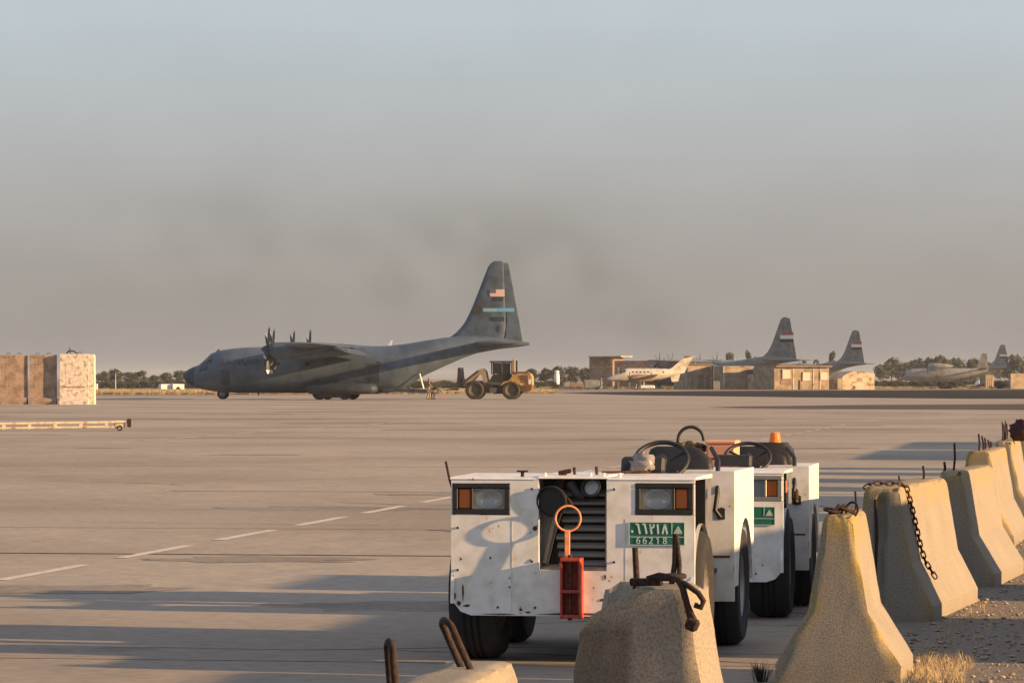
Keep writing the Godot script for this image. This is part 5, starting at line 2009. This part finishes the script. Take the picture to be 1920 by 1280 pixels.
	o = block("tan_wall", "low tan wall at the right edge under the farthest striped tail", "wall", 1893, 1960, 700, 640, 0.8, "tan_wall")
	o = block("tan_container", "orange tan box beside the white dome", "container", 1848, 1865, 703, 650, 2.5, "tan_wall")
	for x in [-0.4, 0.0, 0.4]:
		on_face(o, "rib", x, 0.9, 0.08, 1.7, "tan_wall", 0.08)
	o = thing("white_dome", "white domed tent left of the orange tan box", "tent", gnd(1838, 655))
	s = S()
	var rings := []
	for i in 9:
		var u := PI * 0.5 * i / 8.0
		var ring := []
		for j in 20:
			var a := TAU * j / 20.0
			ring.append(Vector3(cos(a) * cos(u) * 1.0 + 0.001, 0.25 + sin(u) * 1.15, sin(a) * cos(u) * 0.9))
		rings.append(ring)
	rings.push_front(rings[0].map(func(p): return Vector3(p.x, 0, p.z)))
	loft(s, rings)
	obj("canopy", s, "mark_white", o)
	s = S()
	beam(s, Vector3(-2.4, 0.5, 0.2), Vector3(-0.8, 0.62, 0.4), 0.8, 0.2, 0.02)
	obj("awning", s, "cream_wall", o)
	# upright white tank
	o = thing("white_tank", "upright white capped tank right of the loader", "tank", gnd(1044, 690))
	s = S()
	lathe(s, Transform3D(Basis(), Vector3(0, 0.35, 0)), [Vector2(0, 0), Vector2(0.42, 0), Vector2(0.48, 0.1), Vector2(0.48, 2.0), Vector2(0.4, 2.15), Vector2(0.34, 2.2), Vector2(0.42, 2.32), Vector2(0.42, 2.55), Vector2(0.3, 2.7), Vector2(0, 2.75)], 20)
	obj("shell", s, "mark_white", o)
	for a in 4:
		s = S()
		tube(s, [Vector3(cos(a * PI / 2) * 0.35, 0, sin(a * PI / 2) * 0.35), Vector3(cos(a * PI / 2) * 0.35, 0.45, sin(a * PI / 2) * 0.35)], 0.04, 6)
		obj("leg", s, "dark_steel", o)
	# low white sheds at the far left, a marker, a post
	o = block("white_hut", "low white hut at the edge of the dry grass, left of two", "hut", 301, 320, 720, 560, 2.0, "mark_white")
	on_face(o, "door", 0.45, 0.4, 0.06, 0.75, "grey_green")
	var e := P2([-0.8, 0, -0.45, 0, -0.35, 0.35, -0.1, 0.55, 0.15, 0.5, 0.35, 0.2, 0.4, 0, 0.85, 0, 0.85, 0.9, -0.8, 0.95])
	o = thing("white_hut", "low white hut with a dark arched opening, next to the aircraft's nose", "hut", gnd(334, 560), 16.0)
	s = S()
	prism(s, e, Transform3D(Basis(), Vector3(0, 0, -2.0)), 2.0)
	obj("wall", s, "mark_white", o)
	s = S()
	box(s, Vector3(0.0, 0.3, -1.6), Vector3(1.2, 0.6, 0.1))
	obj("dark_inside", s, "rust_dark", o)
	o = thing("boundary_marker", "small white boundary marker beside the white wall panel", "marker", gnd(180.5, 560))
	s = S()
	cbox(s, Vector3(0, 0.45, 0), Vector3(0.32, 0.9, 0.2), 0.04)
	obj("post", s, "mark_white", o)
	s = S()
	cbox(s, Vector3(0, 0.93, 0), Vector3(0.4, 0.1, 0.28), 0.03)
	obj("cap", s, "mark_white", o)
	o = thing("light_pole", "thin grey light pole before the trees left of the aircraft's nose", "pole", gnd(216, 620))
	s = S()
	tube(s, [Vector3(0, 0, 0), Vector3(0, 2.6, 0)], [0.09, 0.06], 6)
	obj("pole", s, "steel", o)
	s = S()
	cbox(s, Vector3(0.3, 2.6, 0), Vector3(0.7, 0.12, 0.25), 0.02)
	obj("lamp_head", s, "steel", o)
	# ground equipment left of the white aircraft
	o = thing("ground_trailer", "low olive trailer left of the small white aircraft", "trailer", gnd(1081, 590))
	s = S()
	cbox(s, Vector3(0, 0.6, 0), Vector3(2.0, 0.7, 1.2), 0.05)
	obj("body", s, "brown_wall", o)
	for x in [-0.6, 0.6]:
		wheel(o, Vector3(x, 0.25, 0.65), Basis(Vector3.RIGHT, Vector3.BACK, Vector3.DOWN), 0.25, 0.2)
	o = thing("power_unit", "pale grey green ground power unit beside the white aircraft's nose", "generator", gnd(1110, 594))
	s = S()
	cbox(s, Vector3(0, 0.85, 0), Vector3(2.3, 1.3, 1.4), 0.08)
	obj("body", s, "grey_green", o)
	s = S()
	cbox(s, Vector3(0.3, 1.0, 0.71), Vector3(0.9, 0.5, 0.03), 0.01)
	obj("panel", s, "airframe_pale", o)
	for x in [-0.7, 0.7]:
		wheel(o, Vector3(x, 0.25, 0.6), Basis(Vector3.RIGHT, Vector3.BACK, Vector3.DOWN), 0.25, 0.2)
	person("person standing between the power unit and the white aircraft's nose", gnd(1127, 590), 0.0, 0.05, Color(0.32, 0.32, 0.33), 0.3)
	small_aircraft()
	twin_transport()

func small_aircraft() -> void:
	# nose to the left, seen from its left side
	var o := thing("small_white_aircraft", "small white propeller aircraft with swept tail parked before the far wall", "aircraft", gnd(1138, 594), 12.0)
	var sc := 600.0 / F
	var s := S()
	var rings := []
	for q in [[0.0, 1.6, 0.05], [0.4, 1.65, 0.3], [1.2, 1.75, 0.5], [2.0, 1.95, 0.68], [2.6, 2.2, 0.85], [3.2, 2.3, 0.92], [6.5, 2.3, 0.92], [8.5, 2.4, 0.8], [10.5, 2.6, 0.5], [12.2, 2.75, 0.22]]:
		var ring := []
		for k in 20:
			var a := TAU * k / 20.0
			ring.append(Vector3(q[0], q[1] + cos(a) * q[2] * 1.05, sin(a) * q[2]))
		rings.append(ring)
	loft(s, rings)
	obj("fuselage", s, "white_aircraft", o)
	s = S()
	prism(s, P2([9.4, 3.0, 10.2, 3.3, 12.4, 5.1, 13.6, 5.15, 12.2, 2.6, 11.0, 2.6]), Transform3D(Basis(), Vector3(0, 0, -0.1)), 0.2)
	obj("fin", s, "white_aircraft", o)
	s = S()
	prism(s, P2([9.9, 2.4, 11.6, 2.6, 11.2, 1.25, 10.2, 1.2]), Transform3D(Basis(), Vector3(0, 0, 0.05)), 0.1)
	obj("ventral_fin", s, "white_aircraft", o)
	for sd in [-1.0, 1.0]:
		s = S()
		rings = []
		for z in [0.0, 2.6]:
			rings.append(foil(Vector3(12.0 + z * 0.3, 5.1, z * sd), 1.5 - z * 0.25, 0.1, Vector3.UP))
		loft(s, rings)
		obj("tailplane", s, "white_aircraft", o)
		s = S()
		rings = []
		for z in [0.5, 2.4, 7.6]:
			rings.append(foil(Vector3(4.6 + z * 0.06, 1.55 + z * 0.1, z * sd), 2.3 - z * 0.14, 0.14, Vector3.UP))
		loft(s, rings)
		obj("wing", s, "airframe_pale", o)
		s = S()
		rings = []
		for q in [[3.0, 0.2], [3.3, 0.4], [4.5, 0.5], [6.4, 0.4], [7.4, 0.12]]:
			var ring := []
			for k in 14:
				var a := TAU * k / 14.0
				ring.append(Vector3(q[0], 1.75 + cos(a) * q[1] * 1.2, 2.4 * sd + sin(a) * q[1]))
			rings.append(ring)
		loft(s, rings)
		obj("engine_nacelle", s, "brown_wall", o)
		for b in 4:
			s = S()
			var a := TAU * b / 4.0 + 0.4
			beam(s, Vector3(2.9, 1.75, 2.4 * sd), Vector3(2.9, 1.75 + cos(a) * 1.1, 2.4 * sd + sin(a) * 1.1), 0.1, 0.05)
			obj("propeller_blade", s, "dark_steel", o)
		wheel(o, Vector3(5.2, 0.32, 2.4 * sd), Basis(Vector3.RIGHT, Vector3.BACK, Vector3.DOWN), 0.32, 0.25)
		s = S()
		tube(s, [Vector3(5.2, 0.3, 2.4 * sd), Vector3(5.2, 1.5, 2.4 * sd)], 0.1, 6)
		obj("gear_leg", s, "steel", o)
	wheel(o, Vector3(1.4, 0.25, 0), Basis(Vector3.RIGHT, Vector3.BACK, Vector3.DOWN), 0.25, 0.2)
	s = S()
	tube(s, [Vector3(1.4, 0.25, 0), Vector3(1.4, 1.5, 0)], 0.08, 6)
	obj("gear_leg", s, "steel", o)
	for x in [3.9, 4.5, 5.1, 5.7, 6.3, 8.7]:
		s = S()
		cbox(s, Vector3(x, 2.62, 0.83 if x < 8.0 else 0.7), Vector3(0.3, 0.36, 0.1), 0.03)
		obj("cabin_window", s, "cockpit_glass", o)
	for x in [2.1, 2.6]:
		s = S()
		cbox(s, Vector3(x, 2.68 + (x - 2.1) * 0.3, 0.5 + (x - 2.1) * 0.3), Vector3(0.4, 0.4, 0.2), 0.05)
		obj("windscreen_pane", s, "cockpit_glass", o)
	s = S()
	cbox(s, Vector3(6.75, 2.2, 0.86), Vector3(0.2, 0.9, 0.1), 0.02)
	obj("cabin_door", s, "brown_wall", o)
	s = S()
	cbox(s, Vector3(6.0, 0.42, 3.4), Vector3(2.2, 0.5, 0.6), 0.12)
	var b := obj("white_cart", s, "mark_white")
	b.position = o.position + Vector3(0.1, 0, 0)
	tag(b, "low white cart on the ground under the small white aircraft", "cart")

func twin_transport() -> void:
	var o := thing("twin_engined_transport", "pale grey twin engined transport aircraft with upright tail at the far right", "aircraft", gnd(1688, 1000), -9.0)
	var s := S()
	var rings := []
	for q in [[0.0, 2.0, 0.1], [0.6, 2.1, 0.7], [1.8, 2.35, 1.2], [3.4, 2.5, 1.45], [13.0, 2.6, 1.45], [17.0, 3.0, 1.1], [20.0, 3.3, 0.7], [22.5, 3.6, 0.25]]:
		var ring := []
		for k in 20:
			var a := TAU * k / 20.0
			ring.append(Vector3(q[0], q[1] + cos(a) * q[2] * 1.1, sin(a) * q[2]))
		rings.append(ring)
	loft(s, rings)
	obj("fuselage", s, "airframe_pale", o)
	s = S()
	cbox(s, Vector3(1.2, 2.6, 0), Vector3(1.6, 1.3, 1.9), 0.3)
	obj("nose_section", s, "airframe_dark", o)
	s = S()
	prism(s, P2([18.4, 3.6, 19.6, 4.6, 21.0, 8.0, 22.2, 8.0, 22.6, 3.6]), Transform3D(Basis(), Vector3(0, 0, -0.15)), 0.3)
	obj("fin", s, "airframe_pale", o)
	for sd in [-1.0, 1.0]:
		s = S()
		rings = []
		for z in [0.0, 4.0, 14.0]:
			rings.append(foil(Vector3(8.2 + z * 0.03, 4.1 + (0.0 if z < 5 else -0.25), z * sd), 3.0 - z * 0.1, 0.15, Vector3.UP))
		loft(s, rings)
		obj("wing", s, "airframe_dark" if sd > 0.0 else "airframe_pale", o)
		s = S()
		rings = []
		for q in [[6.4, 0.5], [6.8, 0.75], [9.0, 0.8], [11.5, 0.5], [12.5, 0.15]]:
			var ring := []
			for k in 14:
				var a := TAU * k / 14.0
				ring.append(Vector3(q[0] + 1.0, 4.7 + cos(a) * q[1], 3.9 * sd + sin(a) * q[1]))
			rings.append(ring)
		loft(s, rings)
		obj("engine_nacelle", s, "airframe_pale", o)
		s = S()
		rings = []
		for z in [0.0, 4.5]:
			rings.append(foil(Vector3(20.0 + z * 0.15, 3.9 + z * 0.08, z * sd), 2.3 - z * 0.2, 0.1, Vector3.UP))
		loft(s, rings)
		obj("tailplane", s, "brown_wall", o)
		wheel(o, Vector3(10.0, 0.6, 2.6 * sd), Basis(Vector3.RIGHT, Vector3.BACK, Vector3.DOWN), 0.6, 0.5)
		s = S()
		tube(s, [Vector3(10.0, 0.6, 2.6 * sd), Vector3(9.6, 2.4, 1.3 * sd)], 0.15, 6)
		obj("gear_leg", s, "dark_steel", o)
		for b in 4:
			s = S()
			var a := TAU * b / 4.0 + 0.3
			beam(s, Vector3(7.3, 4.7, 3.9 * sd), Vector3(7.3, 4.7 + cos(a) * 2.2, 3.9 * sd + sin(a) * 2.2), 0.25, 0.08)
			obj("propeller_blade", s, "dark_steel", o)

func crown(s: SurfaceTool, r: RandomNumberGenerator, w: float, h: float, n: int) -> void:
	# many leaf clumps through the volume of a few boughs
	var boughs := []
	for k in 9:
		var a := r.randf() * TAU
		var u := r.randf()
		boughs.append([Vector3(cos(a) * w * 0.32 * (1.0 - u * 0.5), h * (0.22 + 0.6 * u), sin(a) * w * 0.32 * (1.0 - u * 0.5)), r.randf_range(0.2, 0.34) * w])
	for i in n:
		var b: Array = boughs[r.randi() % 9]
		var d := Vector3(r.randfn(), r.randfn(), r.randfn()).normalized()
		var rad: float = b[1] * pow(r.randf(), 0.4)
		var c: Vector3 = b[0] + d * Vector3(1, 0.75, 1) * rad
		if c.y < h * 0.05:
			c.y = h * 0.05 + r.randf() * 0.2
		var sz := r.randf_range(0.12, 0.3)
		var x := Vector3(r.randfn(), r.randfn() * 0.6, r.randfn()).normalized() * sz
		var y := x.cross(Vector3(r.randfn(), r.randfn(), r.randfn())).normalized() * sz * 0.7
		var g := r.randf_range(0.7, 1.35)
		vc = Color(g, g * r.randf_range(0.92, 1.08), g * 0.95)
		flat(s)
		quad(s, c - x, c - y * 0.8, c + x, c + y, d)
	vc = null

func trees() -> void:
	var r := RandomNumberGenerator.new()
	r.seed = 31
	var proto := []
	for v in 4:
		var s := S()
		crown(s, r, 4.6, 4.2, 1500)
		var me := mesh_of(s, "leaf_dark")
		s = S()
		tube(s, [Vector3(0, 0, 0), Vector3(0.08, 0.8, 0.05), Vector3(0.0, 1.8, 0)], [0.2, 0.15, 0.1], 7)
		for k in 4:
			var a := TAU * k / 4.0 + v
			tube(s, [Vector3(0.03, 1.0 + 0.15 * k, 0), Vector3(cos(a) * 0.6, 1.8 + 0.2 * k, sin(a) * 0.6), Vector3(cos(a) * 1.1, 2.4 + 0.3 * k, sin(a) * 1.1)], [0.09, 0.06, 0.03], 5)
		proto.append([me, mesh_of(s, "bark")])
	var list := [[190, 694, 30, 900, "L"], [216, 691, 38, 910, "L"], [241, 697, 30, 905, "L"], [262, 694, 30, 890, "L"], [286, 702, 30, 905, "L"], [312, 698, 36, 915, "L"], [338, 694, 28, 900, "L"],
		[1000, 690, 34, 860, "M"], [1022, 688, 34, 850, "M"], [1046, 686, 38, 840, "M"], [1070, 687, 36, 845, "M"], [1094, 688, 34, 850, "M"], [1120, 689, 36, 840, "M"], [1142, 690, 34, 850, "M"],
		[1369, 660, 17, 980, "P"], [1403, 655, 13, 990, "P"], [1418, 666, 12, 985, "P"], [1510, 674, 13, 985, "P"], [1531, 673, 14, 990, "P"], [1562, 657, 15, 985, "P"],
		[1652, 681, 30, 1060, "R"], [1672, 670, 46, 1080, "R"], [1700, 679, 44, 1085, "R"], [1722, 671, 40, 1100, "R"], [1746, 667, 44, 1090, "R"], [1770, 665, 46, 1085, "R"], [1796, 671, 42, 1095, "R"], [1822, 670, 44, 1100, "R"], [1850, 674, 40, 1250, "R"], [1876, 674, 36, 1260, "R"], [1906, 665, 46, 1090, "R"], [1930, 672, 40, 1100, "R"]]
	var nth := ["first", "second", "third", "fourth", "fifth", "sixth", "seventh", "eighth", "ninth", "tenth", "eleventh", "twelfth"]
	var count := {}
	var names := {"L": ["bushy grey green trees left of the aircraft's nose", "bushy grey green tree, %s from the left in the row beyond the dry grass"], "M": ["low trees between the loader and the pink building", "low dark tree, %s from the left between the loader and the pink building"], "P": ["tree tops above the far row of buildings", "small dark tree top above the far buildings, %s from the left"], "R": ["trees at the far right", "dark round tree, %s from the left behind the aircraft at the far right"]}
	var i := 0
	for t in list:
		var g: Array = names[t[4]]
		count[t[4]] = count.get(t[4], -1) + 1
		var o := thing("tree", g[1] % nth[count[t[4]]], "tree", gnd(t[0], t[3]), 0.0, g[0])
		var hgt := high(t[1], t[3])
		var wid: float = t[2] / F * t[3]
		var pr: Array = proto[i % 4]
		var B := Basis(Vector3.UP, r.randf() * TAU)
		var lift := hgt * (0.12 if t[4] != "P" else 0.4)
		again("crown", pr[0], o, Transform3D(Basis.from_scale(Vector3(wid / 4.3, (hgt - lift) / 4.25, wid / 4.3)) * B, Vector3(0, lift, 0)))
		again("trunk", pr[1], o, Transform3D(Basis.from_scale(Vector3(1, hgt * 0.7 / 3.3, 1)), Vector3.ZERO))
		i += 1
	# scrub before the trees at the far left and along the far side
	var xf := []
	for k in 900:
		var px := 150.0 + 900.0 * r.randf()
		if r.randf() < 0.35:
			px = 1640.0 + 320.0 * r.randf()
		var d := r.randf_range(640, 840)
		var sz := r.randf_range(0.12, 0.34)
		xf.append(Transform3D(Basis(Vector3.UP, r.randf() * TAU).scaled(Vector3(sz * 1.6, sz, sz * 1.6)), gnd(px, d, -0.1)))
	many("scrub", proto[1][0], xf, "low grey green scrub along the far side of the airfield", "scrub")
	var s := S()
	blades(s, r, 40, 1.0)
	xf = []
	for k in 5200:
		var px := 120.0 + 920.0 * r.randf()
		var d := 425.0 + 90.0 * pow(r.randf(), 1.5) + (px - 120.0) * 0.03
		if r.randf() < 0.3:
			px = 1000.0 + 950.0 * r.randf()
			d = r.randf_range(640, 660)
		var sz := r.randf_range(0.15, 0.5)
		xf.append(Transform3D(Basis(Vector3.UP, r.randf() * TAU).scaled(Vector3(sz * 2.0, sz, sz * 2.0)), gnd(px, d, -0.02)))
	many("dry_grass", mesh_of(s, "dry_grass"), xf, "band of golden dry grass beyond the apron", "grass")
